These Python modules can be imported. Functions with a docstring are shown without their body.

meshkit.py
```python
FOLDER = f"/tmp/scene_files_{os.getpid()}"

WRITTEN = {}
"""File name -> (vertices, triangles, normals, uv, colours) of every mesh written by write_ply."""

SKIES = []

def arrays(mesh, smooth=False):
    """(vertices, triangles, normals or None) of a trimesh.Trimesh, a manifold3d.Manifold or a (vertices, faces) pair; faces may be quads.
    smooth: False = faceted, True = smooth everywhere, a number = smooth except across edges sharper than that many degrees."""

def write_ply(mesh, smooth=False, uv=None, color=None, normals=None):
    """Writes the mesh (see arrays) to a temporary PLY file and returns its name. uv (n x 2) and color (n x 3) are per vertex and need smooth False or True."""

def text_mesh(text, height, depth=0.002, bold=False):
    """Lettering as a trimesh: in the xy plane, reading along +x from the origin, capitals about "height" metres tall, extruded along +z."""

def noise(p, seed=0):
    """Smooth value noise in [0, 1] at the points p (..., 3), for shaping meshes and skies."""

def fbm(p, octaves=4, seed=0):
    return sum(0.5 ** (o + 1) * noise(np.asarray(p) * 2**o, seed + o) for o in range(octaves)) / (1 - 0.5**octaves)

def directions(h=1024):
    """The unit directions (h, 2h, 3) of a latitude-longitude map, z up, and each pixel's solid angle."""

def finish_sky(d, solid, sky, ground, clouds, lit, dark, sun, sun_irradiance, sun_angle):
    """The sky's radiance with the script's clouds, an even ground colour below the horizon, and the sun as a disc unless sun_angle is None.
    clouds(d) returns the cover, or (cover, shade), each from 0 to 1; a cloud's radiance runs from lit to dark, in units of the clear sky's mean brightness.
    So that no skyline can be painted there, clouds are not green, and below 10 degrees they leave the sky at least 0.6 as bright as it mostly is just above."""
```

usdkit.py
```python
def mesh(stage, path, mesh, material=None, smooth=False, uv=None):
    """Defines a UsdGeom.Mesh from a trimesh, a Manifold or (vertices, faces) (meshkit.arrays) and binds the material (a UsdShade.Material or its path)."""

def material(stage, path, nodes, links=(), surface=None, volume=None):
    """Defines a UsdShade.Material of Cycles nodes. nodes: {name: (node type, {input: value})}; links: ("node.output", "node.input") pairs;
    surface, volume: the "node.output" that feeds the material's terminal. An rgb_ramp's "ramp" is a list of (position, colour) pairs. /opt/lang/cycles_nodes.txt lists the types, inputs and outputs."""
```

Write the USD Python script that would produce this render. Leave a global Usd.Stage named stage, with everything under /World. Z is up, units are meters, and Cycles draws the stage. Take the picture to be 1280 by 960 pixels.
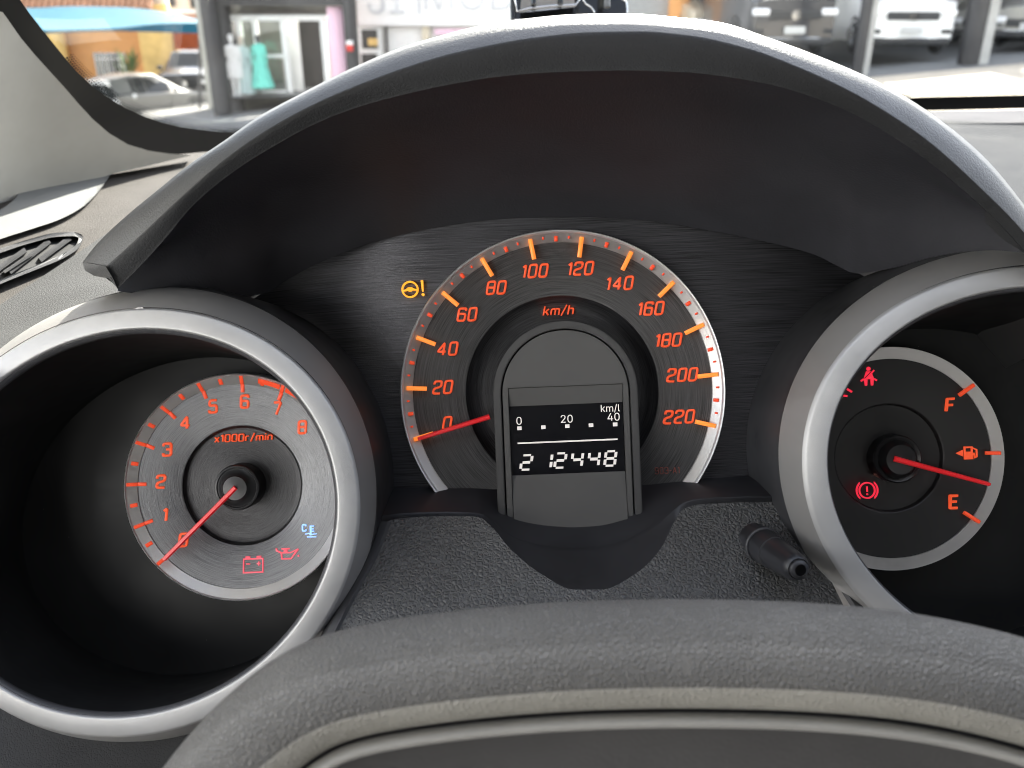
import math, random
import numpy as np, trimesh, usdkit, meshkit
from pxr import Usd, UsdGeom, UsdLux, UsdShade, Gf, Sdf
from shapely.geometry import LineString, Polygon, Point, box as sbox
from shapely import affinity, union_all
from shapely.prepared import prep
from scipy.interpolate import PchipInterpolator
from scipy.spatial import Delaunay

random.seed(7)
RNG = np.random.default_rng(7)
stage = Usd.Stage.CreateInMemory()
UsdGeom.SetStageUpAxis(stage, 'Z'); UsdGeom.SetStageMetersPerUnit(stage, 1.0)
UsdGeom.Xform.Define(stage, '/World')
UsdGeom.Scope.Define(stage, '/World/Looks')

# ------------------------------------------------------------------ camera, sky, sun, exposure
F = 1100.0                                  # focal length in pixels of a 1280 wide picture
PITCH = math.radians(24.5)
CAM = np.array([0.0, 0.0, 1.3])
RM = np.array([[1, 0, 0], [0, math.sin(PITCH), -math.cos(PITCH)], [0, math.cos(PITCH), math.sin(PITCH)]], float)  # columns: right, up, back
EXPOSURE = 3.05
SUN_EL, SUN_AZ = math.radians(31), math.radians(13)   # azimuth from +y (ahead) towards +x
SUN_I, SKY_S = 1.0, 0.13

def mat44(R, t):
    m = np.eye(4); m[:3, :3] = R; m[:3, 3] = t; return m
def gf(m): return Gf.Matrix4d(*[float(x) for x in np.asarray(m).T.ravel()])

cam = UsdGeom.Camera.Define(stage, '/World/camera')
cam.AddTransformOp().Set(gf(mat44(RM, CAM)))
cam.CreateHorizontalApertureAttr(36.0); cam.CreateVerticalApertureAttr(27.0)
cam.CreateFocalLengthAttr(F / 1280 * 36.0)
cam.CreateClippingRangeAttr(Gf.Vec2f(0.01, 2000))
cam.CreateFStopAttr(15.0); cam.CreateFocusDistanceAttr(0.345)
cam.CreateExposureAttr(EXPOSURE)
cam.CreateProjectionAttr('perspective')

sd = np.array([math.cos(SUN_EL) * math.sin(SUN_AZ), math.cos(SUN_EL) * math.cos(SUN_AZ), math.sin(SUN_EL)])
sky_m = usdkit.material(stage, '/World/Looks/sky_look', {
    'sky': ('sky_texture', dict(sky_type='single_scattering', sun_disc=False, sun_elevation=SUN_EL, sun_rotation=math.atan2(sd[0], sd[1]), altitude=600.0, air_density=1.0, aerosol_density=1.6, ozone_density=1.0)),
    'tc': ('texture_coordinate', {}), 'cn': ('noise_texture', dict(scale=2.6, detail=7.0, roughness=0.62, distortion=0.4)),
    'cr': ('map_range', dict(range_type='smoothstep', from_min=0.40, from_max=0.62, to_min=0.35, to_max=0.95, clamp=True)),
    'bw': ('rgb_to_bw', {}), 'wh': ('vector_math', dict(math_type='scale', vector1=(1.39, 1.33, 1.26))), 'mx': ('mix_color', dict(use_clamp=False)),
    'bg': ('background_shader', dict(strength=SKY_S))}, [('tc.generated', 'cn.vector'), ('cn.fac', 'cr.value'), ('sky.color', 'bw.color'), ('bw.val', 'wh.scale'), ('cr.result', 'mx.fac'), ('sky.color', 'mx.a'), ('wh.vector', 'mx.b'), ('mx.result', 'bg.color')], surface='bg.background')
dome = UsdLux.DomeLight.Define(stage, '/World/sky')
UsdShade.MaterialBindingAPI.Apply(dome.GetPrim()).Bind(sky_m)
dome.GetPrim().SetCustomDataByKey('kind', 'structure')
sun = UsdLux.DistantLight.Define(stage, '/World/sun')
sun.CreateIntensityAttr(SUN_I); sun.CreateAngleAttr(0.55); sun.CreateColorAttr(Gf.Vec3f(1.0, 0.95, 0.86)); sun.CreateNormalizeAttr(True)
zax = sd; xax = np.cross([0, 1, 0.01], zax); xax /= np.linalg.norm(xax); yax = np.cross(zax, xax)
sun.AddTransformOp().Set(gf(mat44(np.stack([xax, yax, zax], 1), [0, 0, 30])))

# ------------------------------------------------------------------ coordinates
def K(px, py, Z):                           # a point of the cabin in the tilted frame of the instrument panel (x right, y up the panel, z out of it)
    return np.array([(px - 640) / F * Z, (480 - py) / F * Z, -Z * np.ones_like(px * 1.0)]).T
def W(p): return CAM + np.asarray(p) @ RM.T
def ray_y(px, py, Y):                       # world point at world depth y = Y
    d = RM @ np.array([(px - 640) / F, (480 - py) / F, -1.0]); return CAM + d * (Y - CAM[1]) / d[1]
GB, GC = 0.0859, -0.0452                    # the street falls to the left and away
def gz(x, y): return GB * x + GC * y
def ground_at(px, py):
    d = RM @ np.array([(px - 640) / F, (480 - py) / F, -1.0])
    t = -(CAM[2] - gz(CAM[0], CAM[1])) / (d[2] - GB * d[0] - GC * d[1]); return CAM + d * t

# ------------------------------------------------------------------ prims
USED = {}
def numbered(parent, name):
    k = (parent, name); n = USED.get(k, 0); USED[k] = n + 1
    return f'{parent}/{name}' if n == 0 else f'{parent}/{name}_{n:03d}'
MATS = {}
XF = {}
def tag(prim, label=None, cat=None, group=None, kind=None):
    for k, v in (('label', label), ('category', cat), ('group', group), ('kind', kind)):
        if v: prim.SetCustomDataByKey(k, v)
    return prim
def thing(name, label, cat, M, group=None, kind=None):
    path = numbered('/World', name)
    x = UsdGeom.Xform.Define(stage, path); x.AddTransformOp().Set(gf(M)); XF[path] = M
    tag(x.GetPrim(), label, cat, group, kind); return path
def cabin_thing(name, label, cat, origin, roll=0.0, **kw):   # origin in the panel frame
    c, s = math.cos(roll), math.sin(roll)
    return thing(name, label, cat, mat44(RM @ np.array([[c, -s, 0], [s, c, 0], [0, 0, 1]]), W(origin)), **kw)
def world_thing(name, label, cat, origin, rotz=0.0, **kw):
    c, s = math.cos(rotz), math.sin(rotz)
    return thing(name, label, cat, mat44(np.array([[c, -s, 0], [s, c, 0], [0, 0, 1]]), origin), **kw)
def arr(m):
    v, f, _ = meshkit.arrays(m, False); return np.asarray(v, float), np.asarray(f, int)
def cat(ms):
    vs, fs, n = [], [], 0
    for m in ms:
        v, f = arr(m); vs.append(v); fs.append(f + n); n += len(v)
    return np.vstack(vs), np.vstack(fs)
def part(parent, name, m, mat, space='local', smooth=35, label=None, kind=None):
    """space: local = the thing's own frame, cab = panel frame, world"""
    path = numbered(parent, name)
    v, f = arr(m)
    root = '/'.join(path.split('/')[:3])
    if space != 'local':
        if space == 'cab': v = W(v)
        M = XF[root]; v = (v - M[:3, 3]) @ M[:3, :3]
    usdkit.mesh(stage, path, trimesh.Trimesh(v, f, process=False) if smooth else (v, f), MATS[mat], smooth=smooth)
    if label or kind: tag(stage.GetPrimAtPath(path), label, kind=kind)
    return path
def single(name, label, cat_, m, mat, smooth=35, kind=None, group=None):     # a top level thing of one mesh, world coordinates
    path = numbered('/World', name)
    v, f = arr(m)
    usdkit.mesh(stage, path, trimesh.Trimesh(v, f, process=False) if smooth else (v, f), MATS[mat], smooth=smooth)
    tag(stage.GetPrimAtPath(path), label, cat_, group, kind); return path

# ------------------------------------------------------------------ shapes
def grid(rows, closed=False):
    rows = [np.asarray(r, float) for r in rows]; n = len(rows[0]); v = np.vstack(rows); f = []
    for i in range(len(rows) - 1):
        for j in range(n if closed else n - 1):
            a, b = i * n + j, i * n + (j + 1) % n
            f += [[a, b, b + n], [a, b + n, a + n]]
    return v, np.array(f)
def curve(pts, n=60):
    p = np.asarray(pts, float); s = np.r_[0, np.cumsum(np.linalg.norm(np.diff(p[:, :2], axis=0), axis=1))]
    u = np.linspace(0, s[-1], n)
    return np.stack([PchipInterpolator(s, p[:, k])(u) for k in range(p.shape[1])], 1)
def slab(poly, zf, th=0.004, step=18, cut=False):
    """a solid shell over the outline poly (panel frame bearing), front surface at depth zf(px, py), thickness th"""
    poly = poly.buffer(0)
    rings = [poly.exterior] + list(poly.interiors)
    V, F_, edges, n = [], [], [], 0
    pts = []
    for r in rings:
        L = r.length; k = max(8, int(L / step * 1.6)); base = set()
        ds = sorted(set([i * L / k for i in range(k)] + [r.project(Point(c)) % L for c in list(r.coords)[:-1]]))
        q = [r.interpolate(d).coords[0] for d in ds]
        q = [a for i, a in enumerate(q) if math.dist(a, q[i - 1]) > 1e-6]
        edges.append((len(pts), len(q))); pts += q
    x0, y0, x1, y1 = poly.bounds
    inner = prep(poly.buffer(-step * 0.45))
    for x in np.arange(x0, x1, step):
        for y in np.arange(y0, y1, step):
            if inner.contains(Point(x, y)): pts.append((x + 0.01 * step, y))
    if cut:
        pts = pts[:sum(k for _, k in edges)]; q_ = Polygon(pts[:edges[0][1]], [pts[s_:s_ + k] for s_, k in edges[1:]])
        import mapbox_earcut as me
        tri = me.triangulate_float64(np.array(pts), np.cumsum([k for _, k in edges]).astype(np.uint32)).reshape(-1, 3).astype(int)
    pts = np.array(pts); tri = tri if cut else Delaunay(pts).simplices; pp = prep(poly.buffer(1e-6))
    tri = np.array([t for t in tri if pp.contains(Point(pts[t].mean(0)))])
    z = np.array([zf(a, b) for a, b in pts])
    a = K(pts[:, 0], pts[:, 1], z); b = K(pts[:, 0], pts[:, 1], z + th)
    cr = np.cross(a[tri[:, 1]] - a[tri[:, 0]], a[tri[:, 2]] - a[tri[:, 0]])
    flip = cr[:, 2] < 0; tri[flip] = tri[flip][:, ::-1]
    N = len(pts); f = [tri, tri[:, ::-1] + N]
    for s, k in edges:
        for i in range(k):
            p, q = s + i, s + (i + 1) % k
            f.append(np.array([[p, q, q + N], [p, q + N, p + N]]))
    return np.vstack([a, b]), np.vstack(f)
def lathe(profile, n=128, a0=0.0, a1=2 * math.pi):
    """profile: (r, z, cx, cy); around local z"""
    full = abs(a1 - a0 - 2 * math.pi) < 1e-6
    t = np.linspace(a0, a1, n, endpoint=not full)
    rows = [np.stack([p[2] + p[0] * np.cos(t), p[3] + p[0] * np.sin(t), np.full_like(t, p[1])], 1) for p in [(*q, 0, 0)[:4] for q in profile]]
    return grid(rows, closed=full)
def extr(poly, z0, z1):
    out = []
    for g in getattr(poly, 'geoms', [poly]):
        if g.is_empty or g.area <= 0: continue
        m = trimesh.creation.extrude_polygon(g, z1 - z0, engine='earcut'); m.apply_translation([0, 0, z0]); out.append(m)
    return cat(out)
def bevel_extr(poly, z0, z1, b):
    """extrusion whose front edge is rounded off by b"""
    rows = []
    m = [extr(poly, z0, z1 - b)]
    k = 4
    for i in range(k):
        a, c = math.pi / 2 * i / k, math.pi / 2 * (i + 1) / k
        m.append(extr(poly.buffer(-b * (1 - math.cos(c)) - 1e-6), z1 - b + b * math.sin(a) - 1e-6, z1 - b + b * math.sin(c)))
    return cat(m)
def bx(c, s, rz=0.0):
    m = trimesh.creation.box(s)
    if rz: m.apply_transform(trimesh.transformations.rotation_matrix(rz, [0, 0, 1]))
    m.apply_translation(c); return m
def rbox(c, s, r, n=3):                     # box with rounded edges
    v = trimesh.creation.box(s); 
    import manifold3d as mf
    pts = []
    sp = trimesh.creation.icosphere(2, r).vertices
    for i in (-1, 1):
        for j in (-1, 1):
            for k in (-1, 1):
                pts.append(sp + np.array([i * (s[0] / 2 - r), j * (s[1] / 2 - r), k * (s[2] / 2 - r)]))
    h = trimesh.convex.convex_hull(np.vstack(pts)); h.apply_translation(c); return h
def tube(path, r, n=12, cap=True):
    p = np.asarray(path, float); r = np.broadcast_to(r, len(p)); t = np.gradient(p, axis=0); t /= np.linalg.norm(t, axis=1, keepdims=True)
    up = np.array([0.123, 0.456, 0.88]); rows = []
    for i in range(len(p)):
        a = np.cross(t[i], up); a /= np.linalg.norm(a); b = np.cross(t[i], a)
        w = np.linspace(0, 2 * math.pi, n, endpoint=False)
        rows.append(p[i] + r[i] * (np.cos(w)[:, None] * a + np.sin(w)[:, None] * b))
    if cap: rows = [np.repeat(p[:1], n, 0) + 0] + rows + [np.repeat(p[-1:], n, 0)]
    return grid(rows, closed=True)

# lettering: strokes with rounded corners, like the squarish slanted figures of the dials
w_ = 0.58
GL = {
 '0': (w_, [([(0, 0), (0, 1), (w_, 1), (w_, 0)], 1)]), '1': (0.24, [([(0.0, 0.80), (0.22, 1), (0.22, 0)], 0)]),
 '2': (w_, [([(0, .74), (0, 1), (w_, 1), (w_, .55), (0, .40), (0, 0), (w_, 0)], 0)]),
 '3': (w_, [([(0, .78), (0, 1), (w_, 1), (w_, 0), (0, 0), (0, .22)], 0), ([(.2, .52), (w_, .52)], 0)]),
 '4': (.66, [([(.48, 0), (.48, 1), (0, .28), (.66, .28)], 0)]),
 '5': (w_, [([(w_, 1), (.04, 1), (0, .56), (w_, .58), (w_, 0), (0, 0), (0, .2)], 0)]),
 '6': (w_, [([(w_, .8), (w_, 1), (0, 1), (0, 0), (w_, 0), (w_, .56), (0, .56)], 0)]),
 '7': (w_, [([(0, 1), (w_, 1), (.2, 0)], 0)]),
 '8': (w_, [([(0, 0), (0, 1), (w_, 1), (w_, 0)], 1), ([(0, .52), (w_, .52)], 0)]),
 '9': (w_, [([(0, .2), (0, 0), (w_, 0), (w_, 1), (0, 1), (0, .46), (w_, .46)], 0)]),
 'k': (.5, [([(0, 0), (0, 1)], 0), ([(.48, .68), (.04, .30)], 0), ([(.2, .42), (.5, 0)], 0)]),
 'm': (.84, [([(0, 0), (0, .68), (.42, .68), (.42, 0)], 0), ([(.42, .68), (.84, .68), (.84, 0)], 0)]),
 'h': (.5, [([(0, 0), (0, 1)], 0), ([(0, .66), (.5, .66), (.5, 0)], 0)]),
 'r': (.34, [([(0, 0), (0, .68), (.36, .68)], 0)]), 'n': (.5, [([(0, 0), (0, .68), (.5, .68), (.5, 0)], 0)]),
 'i': (.06, [([(.03, 0), (.03, .66)], 0), ([(.03, .84), (.03, 1)], 0)]), 'l': (.06, [([(.03, 0), (.03, 1)], 0)]),
 'x': (.48, [([(0, 0), (.48, .68)], 0), ([(0, .68), (.48, 0)], 0)]), '/': (.42, [([(0, -.12), (.42, 1.08)], 0)]),
 'F': (.55, [([(0, 0), (0, 1), (.6, 1)], 0), ([(0, .5), (.5, .5)], 0)]),
 'E': (.55, [([(.6, 0), (0, 0), (0, 1), (.6, 1)], 0), ([(0, .52), (.52, .52)], 0)]),
 'C': (.5, [([(w_, .75), (w_, 1), (0, 1), (0, 0), (w_, 0), (w_, .25)], 0)]),
 'A': (.6, [([(0, 0), (.3, 1), (.6, 0)], 0), ([(.12, .3), (.48, .3)], 0)]), '-': (.3, [([(0, .45), (.3, .45)], 0)]),
}
def rounded(pts, closed, r=0.17):
    n = len(pts); out = []
    for i in range(n):
        p = np.array(pts[i], float)
        if not closed and i in (0, n - 1): out.append(p); continue
        a, b = np.array(pts[i - 1], float), np.array(pts[(i + 1) % n], float)
        ra, rb = min(r, np.linalg.norm(a - p) * .45), min(r, np.linalg.norm(b - p) * .45)
        q0, q1 = p + (a - p) / np.linalg.norm(a - p) * ra, p + (b - p) / np.linalg.norm(b - p) * rb
        for t in (0, .3, .6, 1): out.append((1 - t) ** 2 * q0 + 2 * t * (1 - t) * p + t * t * q1)
    return out
def lettering(text, h, sw=0.17, slant=0.0, gap=0.26, r=0.17, squeeze=1.0):
    """shapely outline of text, h tall, centred at the origin"""
    x, gs = 0.0, []
    for ch in text:
        if ch == ' ': x += .4; continue
        wd, strokes = GL[ch]
        for pts, closed in strokes:
            q = rounded(pts, closed, r)
            l = LineString(q + [q[0]] if closed else q).buffer(sw / 2, cap_style=2, join_style=2 if not closed else 1)
            gs.append(affinity.translate(l, x, 0))
        x += wd + gap
    g = union_all(gs).simplify(0.006)
    g = affinity.scale(g, h * squeeze * (1 - sw), h * (1 - sw), origin=(0, 0))
    if slant: g = affinity.skew(g, xs=slant, origin=(0, 0))
    b = g.bounds; return affinity.translate(g, -(b[0] + b[2]) / 2, -(b[1] + b[3]) / 2)
def line(pts, w, cap=2): return LineString(pts).buffer(w / 2, cap_style=cap, join_style=2)

# ------------------------------------------------------------------ materials
def M_(name, nodes, links=(), surface='p.BSDF'):
    MATS[name] = usdkit.material(stage, f'/World/Looks/{name}', nodes, links, surface=surface)
def plain(name, col, rough=0.5, metal=0.0, spec=0.5, coat=0.0, emit=None, es=0.0):
    d = dict(base_color=col, roughness=rough, metallic=metal, specular_ior_level=spec, coat_weight=coat)
    if emit: d |= dict(emission_color=emit, emission_strength=es)
    M_(name, {'p': ('principled_bsdf', d)})
def fine(name, col, rough, scale, depth, var=0.25, spec=0.5, metal=0.0, kind='noise'):
    """plastic or paint with a fine relief and a faint unevenness"""
    M_(name, {'g': ('geometry', {}), 'n': ('noise_texture', dict(scale=scale, detail=3.0, roughness=0.6)),
              'n2': ('noise_texture', dict(scale=35.0, detail=4.0, roughness=0.6)),
              'mr': ('map_range', dict(from_min=0.25, from_max=0.75, to_min=1 - var, to_max=1 + var, clamp=True)),
              'rr': ('map_range', dict(from_min=0.2, from_max=0.8, to_min=rough - 0.07, to_max=rough + 0.09, clamp=True)),
              'c': ('vector_math', dict(math_type='scale', vector1=col)),
              'b': ('bump', dict(strength=1.0, distance=depth)), 'p': ('principled_bsdf', dict(metallic=metal, specular_ior_level=spec))},
       [('g.position', 'n.vector'), ('g.position', 'n2.vector'), ('n2.fac', 'mr.value'), ('mr.result', 'c.scale'), ('c.vector', 'p.base_color'),
        ('n2.fac', 'rr.value'), ('rr.result', 'p.roughness'), ('n.fac', 'b.height'), ('b.normal', 'p.normal')])
def leather(name, col, rough, scale, depth, spec=0.5, var=0.2, edge=0.22, warp=0.9):
    """moulded leather grain: little pillows with creases between them"""
    M_(name, {'g': ('geometry', {}), 'wn': ('noise_texture', dict(scale=scale * 0.7, detail=2.0)),
              'ws': ('vector_math', dict(math_type='scale', scale=warp / scale)), 'wa': ('vector_math', dict(math_type='add')),
              'v': ('voronoi_texture', dict(feature='distance_to_edge', scale=scale, randomness=1.0)),
              'mr': ('map_range', dict(range_type='smoothstep', from_min=0.0, from_max=edge, to_min=0.0, to_max=1.0, clamp=True)),
              'n3': ('noise_texture', dict(scale=scale * 4, detail=2.0)), 'hm': ('math', dict(math_type='multiply_add', value2=0.25)),
              'n2': ('noise_texture', dict(scale=22.0, detail=4.0)),
              'cr': ('map_range', dict(from_min=0.25, from_max=0.75, to_min=1 - var, to_max=1 + var, clamp=True)),
              'c': ('vector_math', dict(math_type='scale', vector1=col)),
              'rr': ('map_range', dict(from_min=0.0, from_max=1.0, to_min=min(1, rough + 0.2), to_max=rough, clamp=True)),
              'b': ('bump', dict(strength=1.0, distance=depth)), 'p': ('principled_bsdf', dict(specular_ior_level=spec))},
       [('g.position', 'wn.vector'), ('wn.color', 'ws.vector1'), ('ws.vector', 'wa.vector1'), ('g.position', 'wa.vector2'), ('wa.vector', 'v.vector'),
        ('v.distance', 'mr.value'), ('g.position', 'n3.vector'), ('n3.fac', 'hm.value1'), ('mr.result', 'hm.value3'),
        ('hm.value', 'b.height'), ('b.normal', 'p.normal'), ('g.position', 'n2.vector'), ('n2.fac', 'cr.value'), ('cr.result', 'c.scale'), ('c.vector', 'p.base_color'),
        ('mr.result', 'rr.value'), ('rr.result', 'p.roughness')])
def brushed(name, col, rough, radial, scale, depth, var=0.6, metal=0.6):
    """turned (radial) or straight brushed finish in the object's own coordinates"""
    nodes = {'t': ('texture_coordinate', {}), 's': ('separate_xyz', {}), 'cv': ('combine_xyz', {}),
             'n': ('noise_texture', dict(scale=1.0, detail=4.0, roughness=0.7)),
             'mr': ('map_range', dict(from_min=0.3, from_max=0.7, to_min=1 - var, to_max=1 + var, clamp=True)),
             'c': ('vector_math', dict(math_type='scale', vector1=col)), 'b': ('bump', dict(strength=1.0, distance=depth)),
             'rr': ('map_range', dict(from_min=0.3, from_max=0.7, to_min=rough - 0.1, to_max=rough + 0.12, clamp=True)),
             'p': ('principled_bsdf', dict(metallic=metal))}
    links = [('t.object', 's.vector')]
    if radial:
        nodes |= {'x2': ('math', dict(math_type='multiply')), 'y2': ('math', dict(math_type='multiply')), 'sm': ('math', dict(math_type='add')),
                  'r': ('math', dict(math_type='sqrt')), 'rs': ('math', dict(math_type='multiply', value2=scale)), 'a': ('math', dict(math_type='arctan2')), 'as': ('math', dict(math_type='multiply', value2=2.2))}
        links += [('s.x', 'x2.value1'), ('s.x', 'x2.value2'), ('s.y', 'y2.value1'), ('s.y', 'y2.value2'), ('x2.value', 'sm.value1'), ('y2.value', 'sm.value2'),
                  ('sm.value', 'r.value1'), ('r.value', 'rs.value1'), ('rs.value', 'cv.x'), ('s.y', 'a.value1'), ('s.x', 'a.value2'), ('a.value', 'as.value1'), ('as.value', 'cv.y')]
    else:
        nodes |= {'xs': ('math', dict(math_type='multiply', value2=scale * 0.006)), 'ys': ('math', dict(math_type='multiply', value2=scale))}
        links += [('s.x', 'xs.value1'), ('s.y', 'ys.value1'), ('xs.value', 'cv.x'), ('ys.value', 'cv.y')]
    if radial:
        nodes |= {'tg': ('tangent', dict(direction_type='radial', axis='z'))}; nodes['p'][1]['anisotropic'] = 0.75; links += [('tg.tangent', 'p.tangent')]
    links += [('cv.vector', 'n.vector'), ('n.fac', 'mr.value'), ('mr.result', 'c.scale'), ('c.vector', 'p.base_color'), ('n.fac', 'b.height'), ('b.normal', 'p.normal'), ('n.fac', 'rr.value'), ('rr.result', 'p.roughness')]
    M_(name, nodes, links)

fine('hood_plastic', (0.018, 0.0185, 0.019), 0.52, 1400.0, 0.00022, 0.15, spec=1.0)
fine('hood_front', (0.020, 0.0205, 0.021), 0.6, 1400.0, 0.00025, 0.2, spec=0.35)
fine('hood_inside', (0.030, 0.030, 0.034), 0.40, 1100.0, 0.00015, 0.2, spec=0.5)
leather('panel_grain', (0.084, 0.083, 0.080), 0.42, 600.0, 0.00045, edge=0.36, warp=0.45)
leather('dash_grain', (0.058, 0.052, 0.047), 0.7, 900.0, 0.0001, spec=0.15)
leather('trim_grain', (0.040, 0.040, 0.040), 0.7, 760.0, 0.00009, spec=0.15)
leather('wheel_leather', (0.088, 0.083, 0.074), 0.48, 860.0, 0.00034, edge=0.3, warp=0.5)
leather('wheel_lit_leather', (0.24, 0.23, 0.20), 0.36, 700.0, 0.00018, edge=0.35, warp=0.5)  # rim leather in a paler colour that paints in the light on it
fine('wheel_piping', (0.27, 0.262, 0.24), 0.4, 700.0, 0.0001, 0.1)
fine('wheel_pad', (0.05, 0.048, 0.046), 0.5, 900.0, 0.00015, 0.15)
fine('edge_plastic', (0.05, 0.05, 0.052), 0.42, 1800.0, 0.00004, 0.15)
fine('silver_paint', (0.41, 0.405, 0.395), 0.45, 5200.0, 0.00006, 0.10, metal=0.65)
fine('shoulder_paint', (0.27, 0.262, 0.25), 0.48, 5200.0, 0.00005, 0.06, metal=0.35)
fine('silver_ring', (0.50, 0.49, 0.475), 0.36, 6000.0, 0.00002, 0.05, metal=0.75)
plain('ring_edge', (0.62, 0.62, 0.62), 0.42, 0.6)
brushed('brushed_fascia', (0.085, 0.085, 0.092), 0.36, False, 4600.0, 0.00010, 0.8, 0.85)
brushed('turned_dial', (0.085, 0.084, 0.084), 0.40, True, 4600.0, 0.00012, 0.75, 0.6)
brushed('turned_dish', (0.05, 0.05, 0.052), 0.36, True, 5000.0, 0.00010, 0.7, 0.6)
brushed('turned_tacho', (0.14, 0.142, 0.147), 0.36, True, 4200.0, 0.00010, 0.45, 0.85)
fine('dark_dial', (0.014, 0.014, 0.014), 0.42, 2000.0, 0.00002, 0.2)
fine('hub_black', (0.016, 0.016, 0.017), 0.3, 2000.0, 0.00001, 0.1)
fine('pod_frame', (0.052, 0.051, 0.050), 0.5, 3000.0, 0.00003, 0.08)
fine('pod_face', (0.075, 0.073, 0.070), 0.55, 3000.0, 0.00003, 0.08)
plain('gap_black', (0.004, 0.004, 0.004), 0.8)
plain('screen_black', (0.004, 0.004, 0.005), 0.12)
plain('lcd_white', (0.5, 0.48, 0.46), 0.5, emit=(1.0, 0.93, 0.86), es=0.055)
plain('print_orange', (0.55, 0.07, 0.02), 0.5, emit=(1.0, 0.105, 0.032), es=0.075)
plain('print_dim', (0.30, 0.10, 0.08), 0.6)
plain('tick_bright', (0.7, 0.22, 0.04), 0.35, emit=(1.0, 0.25, 0.04), es=0.11)
plain('tick_red', (0.6, 0.05, 0.02), 0.4, emit=(1.0, 0.10, 0.03), es=0.06)
plain('needle_red', (0.55, 0.012, 0.015), 0.25, emit=(1.0, 0.02, 0.03), es=0.035, coat=0.3)
plain('lamp_amber', (0.6, 0.25, 0.02), 0.5, emit=(1.0, 0.38, 0.03), es=0.15)
plain('lamp_red', (0.5, 0.02, 0.03), 0.5, emit=(1.0, 0.03, 0.07), es=0.1)
plain('lamp_pink', (0.5, 0.10, 0.12), 0.5, emit=(1.0, 0.10, 0.15), es=0.09)
plain('lamp_blue', (0.2, 0.35, 0.8), 0.5, emit=(0.25, 0.45, 1.0), es=0.17)
fine('pillar_cloth', (0.30, 0.285, 0.25), 0.85, 1800.0, 0.0001, 0.06, spec=0.2)
fine('foot_plastic', (0.15, 0.153, 0.15), 0.7, 1600.0, 0.00004, 0.05)
fine('dash_far', (0.040, 0.042, 0.047), 0.9, 900.0, 0.0002, 0.06, spec=0.04)
plain('frit_black', (0.006, 0.006, 0.006), 0.7, spec=0.2)
plain('chrome', (0.7, 0.7, 0.7), 0.12, 1.0)
plain('gloss_black', (0.008, 0.008, 0.008), 0.08)
fine('headliner', (0.40, 0.41, 0.42), 0.95, 600.0, 0.0002, 0.05, spec=0.1)
fine('seat_cloth', (0.06, 0.06, 0.065), 0.95, 900.0, 0.0003, 0.1, spec=0.1)
M_('windshield_glass', {'f': ('fresnel', dict(IOR=1.45)), 'fm': ('math', dict(math_type='multiply', value2=0.08)), 't': ('transparent_bsdf', dict(color=(0.87, 0.88, 0.875))), 'g': ('glossy_bsdf', dict(color=(1, 1, 1), roughness=0.02)), 'm': ('mix_closure', {})},
   [('f.fac', 'fm.value1'), ('fm.value', 'm.fac'), ('t.BSDF', 'm.closure1'), ('g.BSDF', 'm.closure2')], surface='m.closure')
M_('shop_glass', {'f': ('fresnel', dict(IOR=1.5)), 't': ('transparent_bsdf', dict(color=(0.75, 0.8, 0.78))), 'g': ('glossy_bsdf', dict(color=(1, 1, 1), roughness=0.03)), 'm': ('mix_closure', {})},
   [('f.fac', 'm.fac'), ('t.BSDF', 'm.closure1'), ('g.BSDF', 'm.closure2')], surface='m.closure')
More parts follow.
